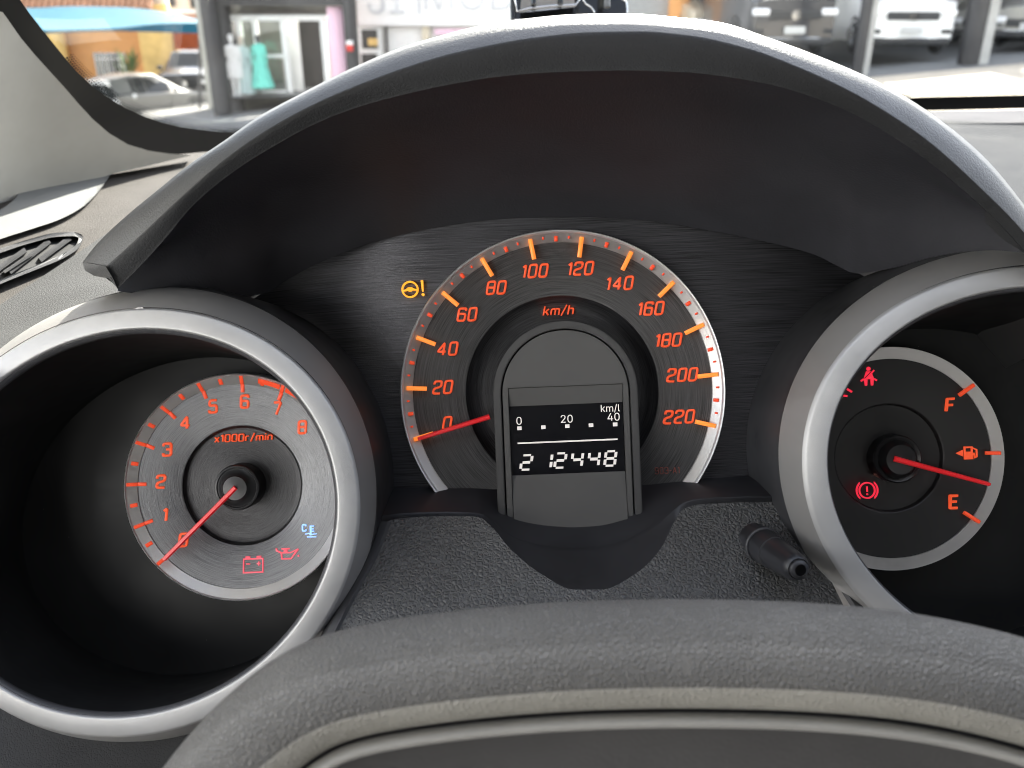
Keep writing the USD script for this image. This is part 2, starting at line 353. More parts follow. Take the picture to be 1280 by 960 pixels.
M_('dimming_glass', {'f': ('fresnel', dict(IOR=1.5)), 't': ('transparent_bsdf', dict(color=(0.24, 0.25, 0.25))), 'g': ('glossy_bsdf', dict(color=(1, 1, 1), roughness=0.02)), 'm': ('mix_closure', {})},
   [('f.fac', 'm.fac'), ('t.BSDF', 'm.closure1'), ('g.BSDF', 'm.closure2')], surface='m.closure')  # dark tint added to weaken light through the unseen panes
def dusty(name, col, rough, spec=0.5, dens=70.0):
    M_(name, {'g': ('geometry', {}), 'v': ('voronoi_texture', dict(feature='f1', scale=dens, randomness=1.0)), 'w': ('white_noise_texture', {}), 'sz': ('math', dict(math_type='multiply', value2=0.028)), 'lt': ('math', dict(math_type='less_than')),
              'n2': ('noise_texture', dict(scale=30.0, detail=5.0, roughness=0.65)), 'mr': ('map_range', dict(from_min=0.3, from_max=0.7, to_min=0.7, to_max=1.4, clamp=True)), 'c': ('vector_math', dict(math_type='scale', vector1=col)),
              'rr': ('map_range', dict(from_min=0.3, from_max=0.7, to_min=rough - .06, to_max=rough + .12, clamp=True)), 'm': ('mix_color', dict(b=(0.22, 0.21, 0.19))), 'p': ('principled_bsdf', dict(specular_ior_level=spec))},
       [('g.position', 'v.vector'), ('v.position', 'w.vector'), ('w.value', 'sz.value1'), ('v.distance', 'lt.value1'), ('sz.value', 'lt.value2'), ('lt.value', 'm.fac'), ('g.position', 'n2.vector'), ('n2.fac', 'mr.value'), ('mr.result', 'c.scale'), ('c.vector', 'm.a'), ('m.result', 'p.base_color'), ('n2.fac', 'rr.value'), ('rr.result', 'p.roughness')])
dusty('smooth_black', (0.018, 0.018, 0.02), 0.40); dusty('barrel_black', (0.011, 0.0115, 0.0115), 0.42, 0.25, 160.0); dusty('shoulder_dark', (0.022, 0.022, 0.023), 0.36)
def outdoor(name, col, rough=0.8, scale=1.5, var=0.2, scale2=9.0):
    M_(name, {'g': ('geometry', {}), 'n': ('noise_texture', dict(scale=scale, detail=6.0, roughness=0.65)), 'n2': ('noise_texture', dict(scale=scale2, detail=4.0)), 'ad': ('math', dict(math_type='multiply_add', value2=0.5)),
              'mr': ('map_range', dict(from_min=0.5, from_max=1.0, to_min=1 - var, to_max=1 + var, clamp=True)), 'c': ('vector_math', dict(math_type='scale', vector1=col)), 'b': ('bump', dict(strength=0.5, distance=0.01)), 'p': ('principled_bsdf', dict(roughness=rough, specular_ior_level=0.2))},
       [('g.position', 'n.vector'), ('g.position', 'n2.vector'), ('n2.fac', 'ad.value1'), ('n.fac', 'ad.value3'), ('ad.value', 'mr.value'), ('mr.result', 'c.scale'), ('c.vector', 'p.base_color'), ('n2.fac', 'b.height'), ('b.normal', 'p.normal')])
outdoor('asphalt', (0.075, 0.073, 0.07), 0.9); outdoor('concrete_light', (0.52, 0.46, 0.37), 0.9); outdoor('parking_floor', (0.20, 0.20, 0.195), 0.85)
outdoor('pavement_grey', (0.22, 0.215, 0.205), 0.9)
outdoor('wall_orange', (0.62, 0.30, 0.11), 0.9, 0.8, 0.15); outdoor('wall_yellow', (0.68, 0.45, 0.16), 0.9); outdoor('wall_rust', (0.30, 0.085, 0.04), 0.9)
outdoor('wall_white', (0.78, 0.75, 0.72), 0.85, 1.0, 0.06); outdoor('wall_grey', (0.30, 0.30, 0.29), 0.9); outdoor('pillar_grey', (0.06, 0.058, 0.058), 0.8, 2.0, 0.15)
outdoor('wall_plain', (0.58, 0.59, 0.60), 0.85); outdoor('wall_pink', (0.75, 0.50, 0.60), 0.85, 1.0, 0.06); outdoor('wall_cream', (0.6, 0.52, 0.40), 0.9); outdoor('tile_roof', (0.33, 0.17, 0.10), 0.9, 3.0, 0.3)
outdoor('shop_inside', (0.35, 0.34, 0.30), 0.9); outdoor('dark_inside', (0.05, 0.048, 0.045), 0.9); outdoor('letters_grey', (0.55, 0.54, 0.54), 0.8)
outdoor('white_frame', (0.72, 0.71, 0.68), 0.5, 2.0, 0.05); outdoor('awning_blue', (0.005, 0.095, 0.145), 0.7, 1.0, 0.12); outdoor('awning_edge', (0.012, 0.08, 0.13), 0.7)
outdoor('cloth_mint', (0.16, 0.55, 0.45), 0.9, 8.0, 0.2); outdoor('cloth_white', (0.75, 0.73, 0.70), 0.9, 8.0, 0.1); outdoor('cloth_pale', (0.45, 0.55, 0.53), 0.9, 8.0, 0.15); outdoor('mannequin_skin', (0.45, 0.38, 0.32), 0.6)
outdoor('leaf_green', (0.10, 0.16, 0.04), 0.7, 6.0, 0.4); outdoor('window_grey', (0.35, 0.36, 0.37), 0.5); outdoor('sign_red', (0.6, 0.05, 0.04), 0.6)
plain('paint_white', (0.80, 0.80, 0.78), 0.25, coat=0.5); plain('paint_silver', (0.25, 0.24, 0.22), 0.30, 0.5, coat=0.5); plain('paint_dark', (0.03, 0.03, 0.032), 0.22, coat=0.6)
plain('paint_beige', (0.42, 0.36, 0.27), 0.28, 0.4, coat=0.5); plain('car_glass', (0.02, 0.022, 0.022), 0.06); plain('tyre_rubber', (0.02, 0.02, 0.02), 0.85); plain('alloy', (0.55, 0.55, 0.54), 0.3, 0.9)
plain('headlight_clear', (0.75, 0.75, 0.75), 0.1, 0.3); plain('tail_red', (0.5, 0.01, 0.01), 0.2); plain('plate_grey', (0.5, 0.5, 0.48), 0.5); plain('trim_black', (0.025, 0.025, 0.025), 0.6)

# ================================================================== the cabin
ROLL = math.radians(2.4)
# ---- dashboard: hood over the instruments, brushed fascia, ledge, scoop, grained panel, dash tops
dash = cabin_thing('dashboard', 'dark grained plastic car dashboard with an arched hood over three round instruments', 'dashboard', K(700., 640., .36))
NH = 110
L0 = curve([(103,328),(120,306),(152,275),(200,235),(240,203),(280,176),(318,149),(380,115),(440,85),(505,58),(560,42),(600,32),(645,25),(720,18),(780,17),(850,22),(900,28),(960,47),(1020,69),(1080,94),(1120,114),(1160,139),(1230,196),(1280,256),(1330,330),(1370,410)], NH)
L1 = curve([(132,333),(160,308),(190,280),(240,234),(290,192),(340,158),(400,126),(454,103),(505,84),(560,67),(600,58),(660,47),(740,39),(800,38),(860,43),(940,61),(1000,84),(1060,112),(1110,141),(1160,176),(1220,230),(1280,292),(1320,350),(1350,420)], NH)
L2 = curve([(147,361),(170,338),(205,300),(240,258),(290,216),(340,184),(400,152),(460,130),(510,117),(560,106),(640,94),(700,90),(780,88),(850,90),(950,103),(1040,130),(1130,180),(1200,234),(1245,275),(1279,313),(1310,360),(1335,420)], NH)
L3 = curve([(147,364),(200,370),(250,374),(300,372),(338,364),(352,354),(400,328),(480,299),(560,282),(640,273),(720,271),(800,275),(880,287),(960,303),(1020,319),(1048,333),(1070,342),(1100,338),(1160,326),(1220,319),(1279,317),(1310,365),(1335,425)], NH)
tt = np.linspace(-1, 1, NH); zz = 0.276 + 0.034 * np.abs(tt) ** 2.5
def Kc(c, z): return K(c[:, 0], c[:, 1], z)
z3 = np.interp(L3[:, 0], [147, 250, 345, 700, 1050, 1150, 1279, 1335], [.312, .334, .362, .3625, .362, .336, .312, .308])
mixc = lambda a, b, t: a * (1 - t) + b * t
p0, p1, p2, p3 = Kc(L0, zz), Kc(L1, zz - .0072), Kc(L2, zz - .0035), Kc(L3, z3)
hood_rows = [p0 + np.array([0, -.055, -.16]), p0 + np.array([0, -.022, -.09]), p0 + np.array([0, -.006, -.03]), p0 + np.array([0, -.0012, -.008]), p0]
for t in (.25, .5, .75): hood_rows.append(mixc(p0, p1, t) + np.array([0, .0003, .0008]) * math.sin(math.pi * t))
hood_rows += [p1 + np.array([0, -.0002, .0001]), mixc(p1, p2, .06) + np.array([0, 0, .0008]), mixc(p1, p2, .16) + np.array([0, 0, .0011]), mixc(p1, p2, .5) + np.array([0, 0, .0012]), mixc(p1, p2, .85), p2]
hood = part(dash, 'hood', grid(hood_rows[8:]), 'hood_front', 'cab', 50)
part(hood, 'hood_lip', grid(hood_rows[:9]), 'hood_plastic', 'cab', 50)
und = [p2 + np.array([0, 0.0002, -.0004])]
for t in (.05, .12, .25, .4, .55, .7, .85, .95, 1.0):
    und.append(mixc(p2, p3, t) + np.array([0, .010, -.004]) * math.sin(math.pi * t) ** 1.0)
part(hood, 'hood_lining', grid(und), 'hood_inside', 'cab', 50)
cap = np.vstack([K(np.array([103, 105, 116, 132, 147, 132.]), np.array([328, 337, 345, 346, 361, 333.]), np.array([.31, .309, .307, .303, .306, .300])), K(122., 338., .303)])
part(hood, 'hood_end', (np.vstack([K(np.array([103., 106, 118, 136, 147]), np.array([328., 338, 345, 348, 361]), .3085), K(np.array([103., 118, 132, 140, 147]), np.array([328., 330, 333, 346, 361]), np.array([.309, .304, .300, .302, .306]))]), [[i, i + 1, i + 6] for i in range(4)] + [[i, i + 6, i + 5] for i in range(4)]), 'hood_plastic', 'cab', 60)

# fascia with a round opening for the speedometer
SC = (703.0, 490.0)
top = [(a, b) for a, b in zip(L3[:, 0], L3[:, 1]) if 335 < a < 1060]
fpoly = Polygon([(300, 420), (300, 384)] + [(x, y - 4) for x, y in top] + [(1110, 360), (1110, 640), (300, 640)])
fz = lambda x, y: .3640
fas = cabin_thing('brushed_fascia', 'black horizontally brushed panel behind and around the speedometer', 'fascia panel', K(700., 620., .364), ROLL)
part(fas, 'panel', slab(fpoly.difference(Point(*SC).buffer(196, 64)).difference(affinity.rotate(affinity.scale(Point(245, 645).buffer(1, 64), 224, 194), -25.3)).difference(affinity.rotate(affinity.scale(Point(1175, 605).buffer(1, 64), 228, 194), 11.8)), lambda x, y: .3640 + (.028 if x < 700 else .013) * max(0, (abs(x - 700) - 170) / 200.0) ** 2, .003, 16), 'brushed_fascia', 'cab')

# ledge below the dials, the U-shaped scoop, the grained lower panel
NB = 90
PT = curve([(476,654),(500,648),(560,645),(598,646),(612,656),(639,687),(676,717),(719,737),(751,737),(793,718),(825,687),(843,652),(852,638),(870,631),(920,628),(990,627)], NB)
FR = curve([(476,642),(500,639),(560,637),(600,639),(615,648),(628,660),(655,674),(690,681),(719,683),(750,681),(783,672),(815,656),(835,640),(850,628),(868,622),(920,619),(990,618)], NB)
BK = curve([(466,612),(545,607),(600,606),(640,604),(707,602),(770,600),(812,599),(880,597),(990,590)], NB)
pz = lambda y: .335 - (y - 645) * .00024
ptz = pz(PT[:, 1]); 
pb, pf, pp_ = Kc(BK, .3655), Kc(FR, .339), Kc(PT, ptz)
led = [pb, mixc(pb, pf, .5) + np.array([0, .0006, 0]), mixc(pb, pf, .94), pf + np.array([0, -.0004, .0010])]
part(dash, 'ledge', grid(led), 'smooth_black', 'cab', 60)
sc = [pf + np.array([0, -.0004, .0010]), mixc(pf, pp_, .12) + np.array([0, -.0004, .0016]), mixc(pf, pp_, .5) + np.array([0, -.0012, 0.0002]), pp_]
part(dash, 'scoop', grid(sc), 'smooth_black', 'cab', 60)
bl = curve([(398,812),(500,840),(700,850),(900,850),(1000,835),(1098,800)], NB); blz = .296
rows = []
sx = PT[:, 0]; bx0, bx1 = 398, 1098
BLx = np.interp(np.linspace(0, 1, NB), [0, 1], [bx0, bx1]) * .35 + .65 * (bx0 + (sx - sx[0]) / (sx[-1] - sx[0]) * (bx1 - bx0))
for t in np.linspace(0, 1, 14):
    y = PT[:, 1] * (1 - t) + 845 * t; x = PT[:, 0] * (1 - t) + BLx * t
    lipr = .0022 * math.exp(-((t) / .03) ** 2)
    rows.append(K(x, y, pz(y) + lipr * 0))
part(dash, 'grained_panel', grid(rows), 'panel_grain', 'cab', 60)
for side in (0, 1):                         # plain smooth borders of the grained panel beside the two outer bezels
    e = [(474, 652), (458, 692), (430, 745), (396, 812)] if side == 0 else [(990, 628), (1008, 655), (1050, 712), (1100, 790)]
    e = curve(e, 24); off = 1 if side == 0 else -1
    zs = pz(e[:, 1])
    rr = [K(e[:, 0] - 4 * off, e[:, 1], zs + .006), K(e[:, 0], e[:, 1], zs + .0008), K(e[:, 0] + 3 * off, e[:, 1], zs - .0012), K(e[:, 0] + 11 * off, e[:, 1], zs - .0016), K(e[:, 0] + 17 * off, e[:, 1], zs + .0006)]
    part(dash, 'panel_border', grid(rr), 'edge_plastic', 'cab', 60)

# dash tops left and right: one level surface 12 cm under the lens
hz = lambda s: (lambda x, y: s / (.0069 * (y + 21) * .97))
left_top = Polygon([(-260, 560), (-260, 262), (0, 232), (45, 214), (145, 203), (190, 196), (300, 186), (420, 175), (420, 300), (165, 372), (120, 420)])
left_top = left_top.difference(Point(175, 650).buffer(276, 64))
part(dash, 'dash_top', slab(left_top, hz(1.0), .01, 22), 'dash_grain', 'cab')
foot = Polygon(curve([(-90, 336), (0, 299), (40, 286), (75, 274), (104, 258), (124, 238), (137, 220), (147, 203), (100, 208), (50, 214), (34, 224), (18, 249), (0, 262), (-90, 290)], 70))
part(dash, 'pillar_foot', slab(foot, hz(.975), .012, 14), 'foot_plastic', 'cab')
strip = Polygon([(-120, 470), (-60, 420), (0, 381), (60, 341), (105, 311), (154, 277), (190, 300), (165, 380), (60, 470), (-60, 560), (-120, 560)])
strip = strip.difference(Point(175, 650).buffer(272, 64))
part(dash, 'side_trim', slab(strip, hz(.965), .012, 14), 'trim_grain', 'cab')
ve = Polygon(curve([(-80, 346), (-40, 327), (0, 312), (40, 299), (70, 292), (92, 291), (103, 296), (100, 306), (84, 319), (50, 334), (10, 350), (-40, 373), (-80, 392)], 80))
vent = part(dash, 'air_vent', slab(ve.buffer(1).difference(ve.buffer(-4)), hz(.968), .012, 6, True), 'edge_plastic', 'cab')
part(vent, 'vent_recess', slab(ve.buffer(-3), hz(.992), .003, 10, True), 'gap_black', 'cab')
for k, (a, b) in enumerate([((-70, 372), (-10, 332)), ((-30, 356), (32, 312)), ((12, 340), (62, 301)), ((50, 325), (88, 297))]):
    q = LineString([a, (b[0], b[1])]).buffer(3.2, cap_style=2).intersection(ve.buffer(-4))
    part(vent, 'vent_slat', slab(q, hz(.978), .006, 8, True), 'smooth_black', 'cab')
for k in (-40, 5, 48):
    q = LineString([(k, 340), (k + 34, 318)]).buffer(2.0, cap_style=2).intersection(ve.buffer(-4))
    if not q.is_empty: part(vent, 'vent_blade', slab(q, hz(.970), .006, 8, True), 'smooth_black', 'cab')
# far dash on the passenger side: level top with a raised rib across it
def dash_row(y, dz, n=26, x0=1000, x1=1800):
    xs = np.linspace(x0, x1, n); ys = y - (xs - 1150) * .016
    p = K(xs, ys, 1 / (.0069 * (ys + 21))); return W(p) + np.array([0, 0, dz])
far_rows = [dash_row(128, -.03), dash_row(137.5, -.003), dash_row(139, .0), dash_row(142, .001), dash_row(161, .0), dash_row(164, .006), dash_row(172, .008), dash_row(175, .0075), dash_row(230, .004), dash_row(285, -.002), dash_row(290, -.012), dash_row(294, -.08)]
part(dash, 'passenger_dash_top', grid(far_rows), 'dash_far', 'world', 30)
# body of the dash below and beside the instruments
lowleft = Polygon([(-260, 760), (-100, 860), (0, 885), (120, 898), (250, 890), (420, 780), (520, 900), (520, 1250), (-260, 1250)])
part(dash, 'lower_dash', slab(lowleft, lambda x, y: .333 - (y - 900) * .00012, .01, 26), 'trim_grain', 'cab')

# ---- the two outer instruments: deep barrels with painted bezels
def outer_gauge(name, label, cat_, rim, base, dial, mirror):
    """rim, base, dial: (px, py, depth, radius in metres)"""
    o = K(float(dial[0]), float(dial[1]), dial[2]); g = cabin_thing(name, label, cat_, o, ROLL)
    cr, cb = K(float(rim[0]), float(rim[1]), rim[2]), K(float(base[0]), float(base[1]), base[2])
    Z0 = rim[2]; ra, rb_, th = rim[3]; t = np.linspace(0, 2 * math.pi, 180, endpoint=False)
    e = np.stack([np.cos(t), np.sin(t)], 1); ax, ay = np.array([math.cos(th), math.sin(th)]), np.array([-math.sin(th), math.cos(th)])
    ell = ra * (e @ ax)[:, None] * ax + rb_ * (e @ ay)[:, None] * ay
    ba, bb = base[3]; ellb = ba * (e @ ax)[:, None] * ax + bb * (e @ ay)[:, None] * ay
    nrm_ = (e @ ax)[:, None] * ax / ra + (e @ ay)[:, None] * ay / rb_; nrm_ /= np.linalg.norm(nrm_, axis=1, keepdims=True)
    def ring(dl, Z, w=1.0):                 # w = 1 on the rim's oval, 0 on the round floor
        f = (Z - Z0) / (base[2] - Z0); c = cr * (1 - f) + cb * f
        xy = ell * w + ellb * (1 - w) + nrm_ * dl
        return np.column_stack([c[0] + xy[:, 0], c[1] + xy[:, 1], np.full(len(t), -Z)])
    r0 = 0.0; inner_ = np.clip(e[:, :1] * (-1 if mirror else 1), 0, 1) ** 1.5
    def outer(dl, Z):                       # the outer wall runs straight back on the side of the speedometer and flares elsewhere
        d = .0076 + (dl - .0076) * (1 - .75 * inner_); xy = ell + nrm_ * d
        return np.column_stack([cr[0] + xy[:, 0], cr[1] + xy[:, 1], np.full(len(t), -Z)])
    LO = lambda prof: grid([outer(*q) for q in prof], closed=True)
    L = lambda prof: grid([ring(*q) for q in prof], closed=True)
    bz = part(g, 'bezel', L([(.0000, Z0 + .0010), (.0002, Z0 + .0002), (.0009, Z0 - .0002), (.0040, Z0 + .0004), (.0064, Z0 + .0011), (.0071, Z0 + .0016), (.0076, Z0 + .0026)]), 'silver_paint', 'cab', 60)
    part(bz, 'bezel_shoulder', LO([(.0076, Z0 + .0026), (r0 + .0088, Z0 + .0046), (r0 + .0124, Z0 + .0100), (r0 + .0156, Z0 + .0180), (r0 + .0168, Z0 + .0235)]), 'shoulder_paint', 'cab', 60)
    part(bz, 'bezel_skirt', LO([(r0 + .0168, Z0 + .0235), (r0 + .0172, Z0 + .0239), (r0 + .0186, Z0 + .034), (r0 + .0196, base[2] + .006)]), 'shoulder_dark', 'cab', 60)
    part(bz, 'bezel_seal', L([(.0000, Z0 + .0010), (-.0004, Z0 + .0012), (-.0011, Z0 + .0022), (-.0012, Z0 + .0034), (-.0004, Z0 + .0042)]), 'edge_plastic', 'cab', 60)
    br = part(g, 'barrel', L([(-.0004, Z0 + .0042, 1), (-.0006, Z0 + .02, .75), (-.0003, Z0 + .045, .3), (.0006, base[2] - .004, .0), (0, base[2], .0)]), 'barrel_black', 'cab', 60)
    part(br, 'barrel_floor', grid([np.column_stack([cb[0] + ellb[:, 0] * k, cb[1] + ellb[:, 1] * k, np.full(len(t), -base[2] - .0008)]) for k in (1.08, .9, .5, .001)], closed=True), 'barrel_black', 'cab', 20)
    return g
def locator(path, *_):
    """picture bearing -> position on the plane z of a thing's own frame"""
    M = XF[path]
    def f(px, py, z=0.0):
        d = M[:3, :3].T @ (RM @ np.array([(px - 640) / F, (480 - py) / F, -1.0])); o = M[:3, :3].T @ (CAM - M[:3, 3])
        return (o + d * (z - o[2]) / d[2])[:2]
    return f
def ang(v): return math.atan2(v[1], v[0])
def radial_bar(a, r0, r1, w, z0, z1):
    c, s = math.cos(a), math.sin(a); d, n = np.array([c, s]), np.array([-s, c]) * w / 2
    return extr(Polygon([d * r0 - n, d * r1 - n, d * r1 + n, d * r0 + n]), z0, z1)
def needle(a, r0, r1, w0, w1, z0, th, tail=0):
    c, s = math.cos(a), math.sin(a); d, n = np.array([c, s]), np.array([-s, c])
    v = []
    for r, w, z in ((r0, w0, z0), (r1, w1, z0 - .0012)):
        for k, dz in ((-1, -th), (-.55, 0), (.55, 0), (1, -th)): v.append([*(d * r + n * w / 2 * k), z + dz])
    f = []
    for i in range(3): f += [[i, i + 4, i + 5], [i, i + 5, i + 1]]
    f += [[0, 3, 7], [0, 7, 4], [0, 1, 2], [0, 2, 3], [4, 6, 5], [4, 7, 6]]
    return np.array(v), np.array(f)
PXM = lambda Z: Z / F                        # metres per picture pixel at depth Z

# tachometer
TZ = .358; u = PXM(TZ)
tac = outer_gauge('tachometer', 'left round instrument with figures 0 to 8 and a needle resting at zero', 'tachometer', (160, 654, .300, (.0726, .0647, math.radians(25.3))), (245, 645, .366, (.0740, .0640)), (300, 608, TZ), 0)
T = locator(tac, 300, 608, TZ); R_ = 141 * u
TPROF = [(127.5, 0), (110, -.0007), (92, -.0018), (77, -.0029), (75.5, -.0032)]
TP2 = TPROF[::-1] + [(127.6, .0005), (138.5, .0027)]
def drape(m):
    v, f = arr(m); v = v.copy(); r = np.hypot(v[:, 0], v[:, 1]) / u
    v[:, 2] += np.interp(r, [p[0] for p in TP2], [p[1] for p in TP2]); return v, f
def drape_bar(a, r0, r1, w): return cat([drape(radial_bar(a, p * u, q * u, w * u, -.0006, .0003)) for p, q in ((r0, min(r1, 127.5)), (max(r0, 127.6), r1)) if q - p > .5])
part(tac, 'dial_face', lathe([(a * u, b) for a, b in TPROF], 160), 'turned_tacho', smooth=60)
part(tac, 'dial_dish', lathe([(75.5 * u, -.0032), (74.8 * u, -.0040), (73.5 * u, -.0050), (71.5 * u, -.0055), (66 * u, -.0056), (50 * u, -.0056), (40 * u, -.0052), (20 * u, -.0048), (.0001, -.0048)], 160), 'turned_dish', smooth=60)
part(tac, 'dial_ring', lathe([(127.5 * u, 0), (127.6 * u, .0005), (138.5 * u, .0027)], 200), 'silver_ring', smooth=40)
part(tac, 'ring_rim', lathe([(138.5 * u, .0027), (139.5 * u, .0033), (141 * u, .0030), (141.6 * u, .0016), (141.8 * u, -.010)], 200), 'ring_edge', smooth=60)
step = math.radians(22.55); a_0 = ang(T(204.5, 699, .0014))
for n in range(9):
    a = a_0 - n * step
    if n < 8: part(tac, 'tick', drape_bar(a, 117.5, 138, 4.4), 'tick_red', smooth=0)
    if n < 7: part(tac, 'minor_tick', drape_bar(a - step / 2, 129, 136, 4.6), 'tick_red', smooth=0)
def arc_poly(r0, r1, a, b, n=24):
    t = np.linspace(a, b, n); return Polygon(np.vstack([np.stack([r0 * np.cos(t), r0 * np.sin(t)], 1), np.stack([r1 * np.cos(t), r1 * np.sin(t)], 1)[::-1]]))
for a, b in ((a_0 - 6.4 * step, a_0 - 6.93 * step), (a_0 - 7.08 * step, a_0 - 7.95 * step)):
    part(tac, 'red_zone', drape(extr(arc_poly(131 * u, 137 * u, a, b), -.0006, .0003)), 'tick_red', smooth=0)
for ch, x, y in (('0', 229, 675), ('1', 207, 643), ('2', 201, 602), ('3', 209, 562), ('4', 231, 528), ('5', 266, 508), ('6', 306, 502), ('7', 348, 510), ('8', 378, 534)):
    part(tac, 'numeral', drape(extr(affinity.translate(lettering(ch, 19 * u, .20, 6, squeeze=1.02), *T(x, y, -.001)), -.0006, .0003)), 'print_orange', smooth=0)
part(tac, 'unit_text', extr(affinity.translate(lettering('x1000r/min', 10.5 * u, .16, 5, gap=.3, squeeze=1.12), *T(304.5, 547, -.0052)), -.0058, -.0048), 'print_orange', smooth=0)
hb = part(tac, 'hub', lathe([(28.5 * u, -.006), (28.5 * u, .0030), (27 * u, .0042), (25 * u, .0044), (24 * u, .0040), (19 * u, .0046), (15.5 * u, .0062), (14.5 * u, .0068), (.0001, .0072)], 96), 'hub_black', smooth=35)
nd = T(203, 700, .008)
part(tac, 'needle', needle(ang(nd), -2 * u, np.linalg.norm(nd), 6.5 * u, 6.0 * u, .0086, .0016), 'needle_red', smooth=30)
# warning lamps on the tachometer
def icon(parent, name, geoms, pos, z, mat, on_cone=False):
    g = affinity.translate(union_all(geoms), *pos); m = extr(g, z - .0006, z); return part(parent, name, drape(m) if on_cone else m, mat, smooth=0)
v_ = u
bat = [sbox(-13, -9, 13, 9).difference(sbox(-11.4, -7.4, 11.4, 7.4)), sbox(-10, 9, -4, 11.5), sbox(4, 9, 10, 11.5), sbox(-9, 1.4, -4, 3), sbox(4.5, 1.4, 9.5, 3), sbox(6.2, -.3, 7.8, 4.7)]
sc_ = lambda gs, k: [affinity.scale(g, k, k, origin=(0, 0)) for g in gs]
icon(tac, 'battery_lamp', sc_(bat, v_), T(316.5, 707, -.0010), +.0003, 'lamp_pink', True)
oil = [Polygon([(-9, 3), (4, 3), (13, 7), (15, 6), (5, -6), (-8, -6)]).difference(Polygon([(-7, 1.4), (4, 1.4), (10, 4), (4.2, -4.3), (-6.4, -4.3)])), sbox(-5, 3, 0, 6), line([(-8, 2), (-14, 5), (-14.5, 8)], 2), line([(-8, 7), (3, 7)], 1.7), Point(14, -2).buffer(1.3)]
icon(tac, 'oil_lamp', sc_(oil, v_), T(359.5, 693, -.0010), +.0003, 'lamp_pink', True)
icon(tac, 'coolant_letter', [lettering('C', 10 * v_, .22)], T(380, 660, -.001), +.0003, 'lamp_blue', True)
thm = [line([(0, -5), (0, 7)], 2.4), line([(0, 6.3), (4.5, 6.3)], 1.6), line([(0, 3), (4, 3)], 1.6), line([(0, 0), (4.5, 0)], 1.6), line([(-7, -3.5), (-3, -2.5), (1, -4), (8, -3)], 1.3), line([(-5, -6.8), (7, -6.8)], 1.4)]
icon(tac, 'coolant_lamp', sc_(thm, v_), T(388.5, 664, -.001), +.0003, 'lamp_blue', True)

# fuel gauge
FZ = .358; u = PXM(FZ)
fue = outer_gauge('fuel_gauge', 'right round instrument with letters F and E and a needle just above E', 'fuel gauge', (1347, 601.5, .300, (.0857, .0657, math.radians(-11.8))), (1175, 605, .366, (.0750, .0640)), (1114, 573, FZ), 1)
T = locator(fue, 1114, 573, FZ)
part(fue, 'dial_face', lathe([(124.5 * u, 0), (100 * u, -.0006), (70 * u, -.0016), (68 * u, -.0022)], 160), 'dark_dial', smooth=60)
part(fue, 'dial_dish', lathe([(68 * u, -.0022), (66 * u, -.0038), (50 * u, -.0042), (30 * u, -.0036), (.0001, -.0036)], 160), 'dark_dial', smooth=60)
part(fue, 'dial_ring', lathe([(124.5 * u, 0), (124.6 * u, .0006), (138 * u, .0014)], 200), 'silver_ring', smooth=40)
part(fue, 'ring_rim', lathe([(138 * u, .0014), (139 * u, .0015), (139.6 * u, .0008), (139.8 * u, -.010)], 200), 'silver_ring', smooth=60)
for p, q in (((1197, 494), (1215, 481)), ((1230, 566), (1248, 566)), ((1203, 640), (1222, 652))):
    a, b = T(*p), T(*q)
    part(fue, 'tick', extr(line([a, b], 4.2 * u), .0006, .0020), 'tick_red', smooth=0)
part(fue, 'letter_f', extr(affinity.translate(lettering('F', 19 * u, .2, 6, r=.02), *T(1187.5, 505.5)), -.0012, .0002), 'print_orange', smooth=0)
part(fue, 'letter_e', extr(affinity.translate(lettering('E', 19 * u, .2, 4, r=.02), *T(1192, 627.5)), -.0012, .0002), 'print_orange', smooth=0)
pump = [sbox(-8, -8, 3, 8).difference(sbox(-6, 1.5, 1, 6)), line([(3, 6), (8, 3.5), (8, -5), (5.5, -6), (4.6, -1), (3, -1)], 1.6), Polygon([(-18, 0), (-9.5, 4), (-9.5, -4)])]
icon(fue, 'pump_symbol', sc_(pump, u), T(1213, 566), .0002, 'print_orange')
hc = T(1118, 573)
part(fue, 'hub', cat([(lathe([(30 * u, -.004, *hc), (30 * u, .0030, *hc), (28 * u, .0036, *hc), (24 * u, .0030, *hc), (21 * u, .0054, *hc), (18 * u, .0064, *hc), (.0001, .0068, *hc)], 96))]), 'hub_black', smooth=35)
nb, ne = T(1119, 573.5, .008), T(1240, 606, .008)
nv, nf = needle(ang(ne - nb), 0, np.linalg.norm(ne - nb), 7.0 * u, 5 * u, .0084, .0016); nv[:, :2] += nb
part(fue, 'needle', (nv, nf), 'needle_red', smooth=30)
belt = [Point(0, 10).buffer(2.6), Polygon([(-3, 7), (3, 7), (6.5, -3), (-6.5, -3)]).difference(line([(-5.5, -2), (4, 7)], 1.5)), line([(3, 4), (7, 8)], 1.8), line([(-10, -5), (-7, -3), (-2, -4.5)], 2), line([(10, -5), (7, -3), (2, -4.5)], 2), Polygon([(-6, -4.5), (-2, -4.5), (-2.5, -11), (-5, -11)]), Polygon([(6, -4.5), (2, -4.5), (2.5, -11), (5, -11)])]
icon(fue, 'seat_belt_lamp', sc_(belt, u), T(1086, 471), .0002, 'lamp_red')
brk = [Point(0, 0).buffer(10.5).difference(Point(0, 0).buffer(8.7)), Point(0, 0).buffer(14).difference(Point(0, 0).buffer(12.2)).difference(sbox(-9, -20, 9, 20)), line([(0, 5), (0, -2)], 1.8), Point(0, -4.8).buffer(1.1)]
icon(fue, 'brake_lamp', sc_(brk, u), T(1084, 613), .0002, 'lamp_red')
icon(fue, 'red_lamp', sc_([line([(-4, 2), (4, -3)], 3)], u), T(1096, 594), .0002, 'print_dim')
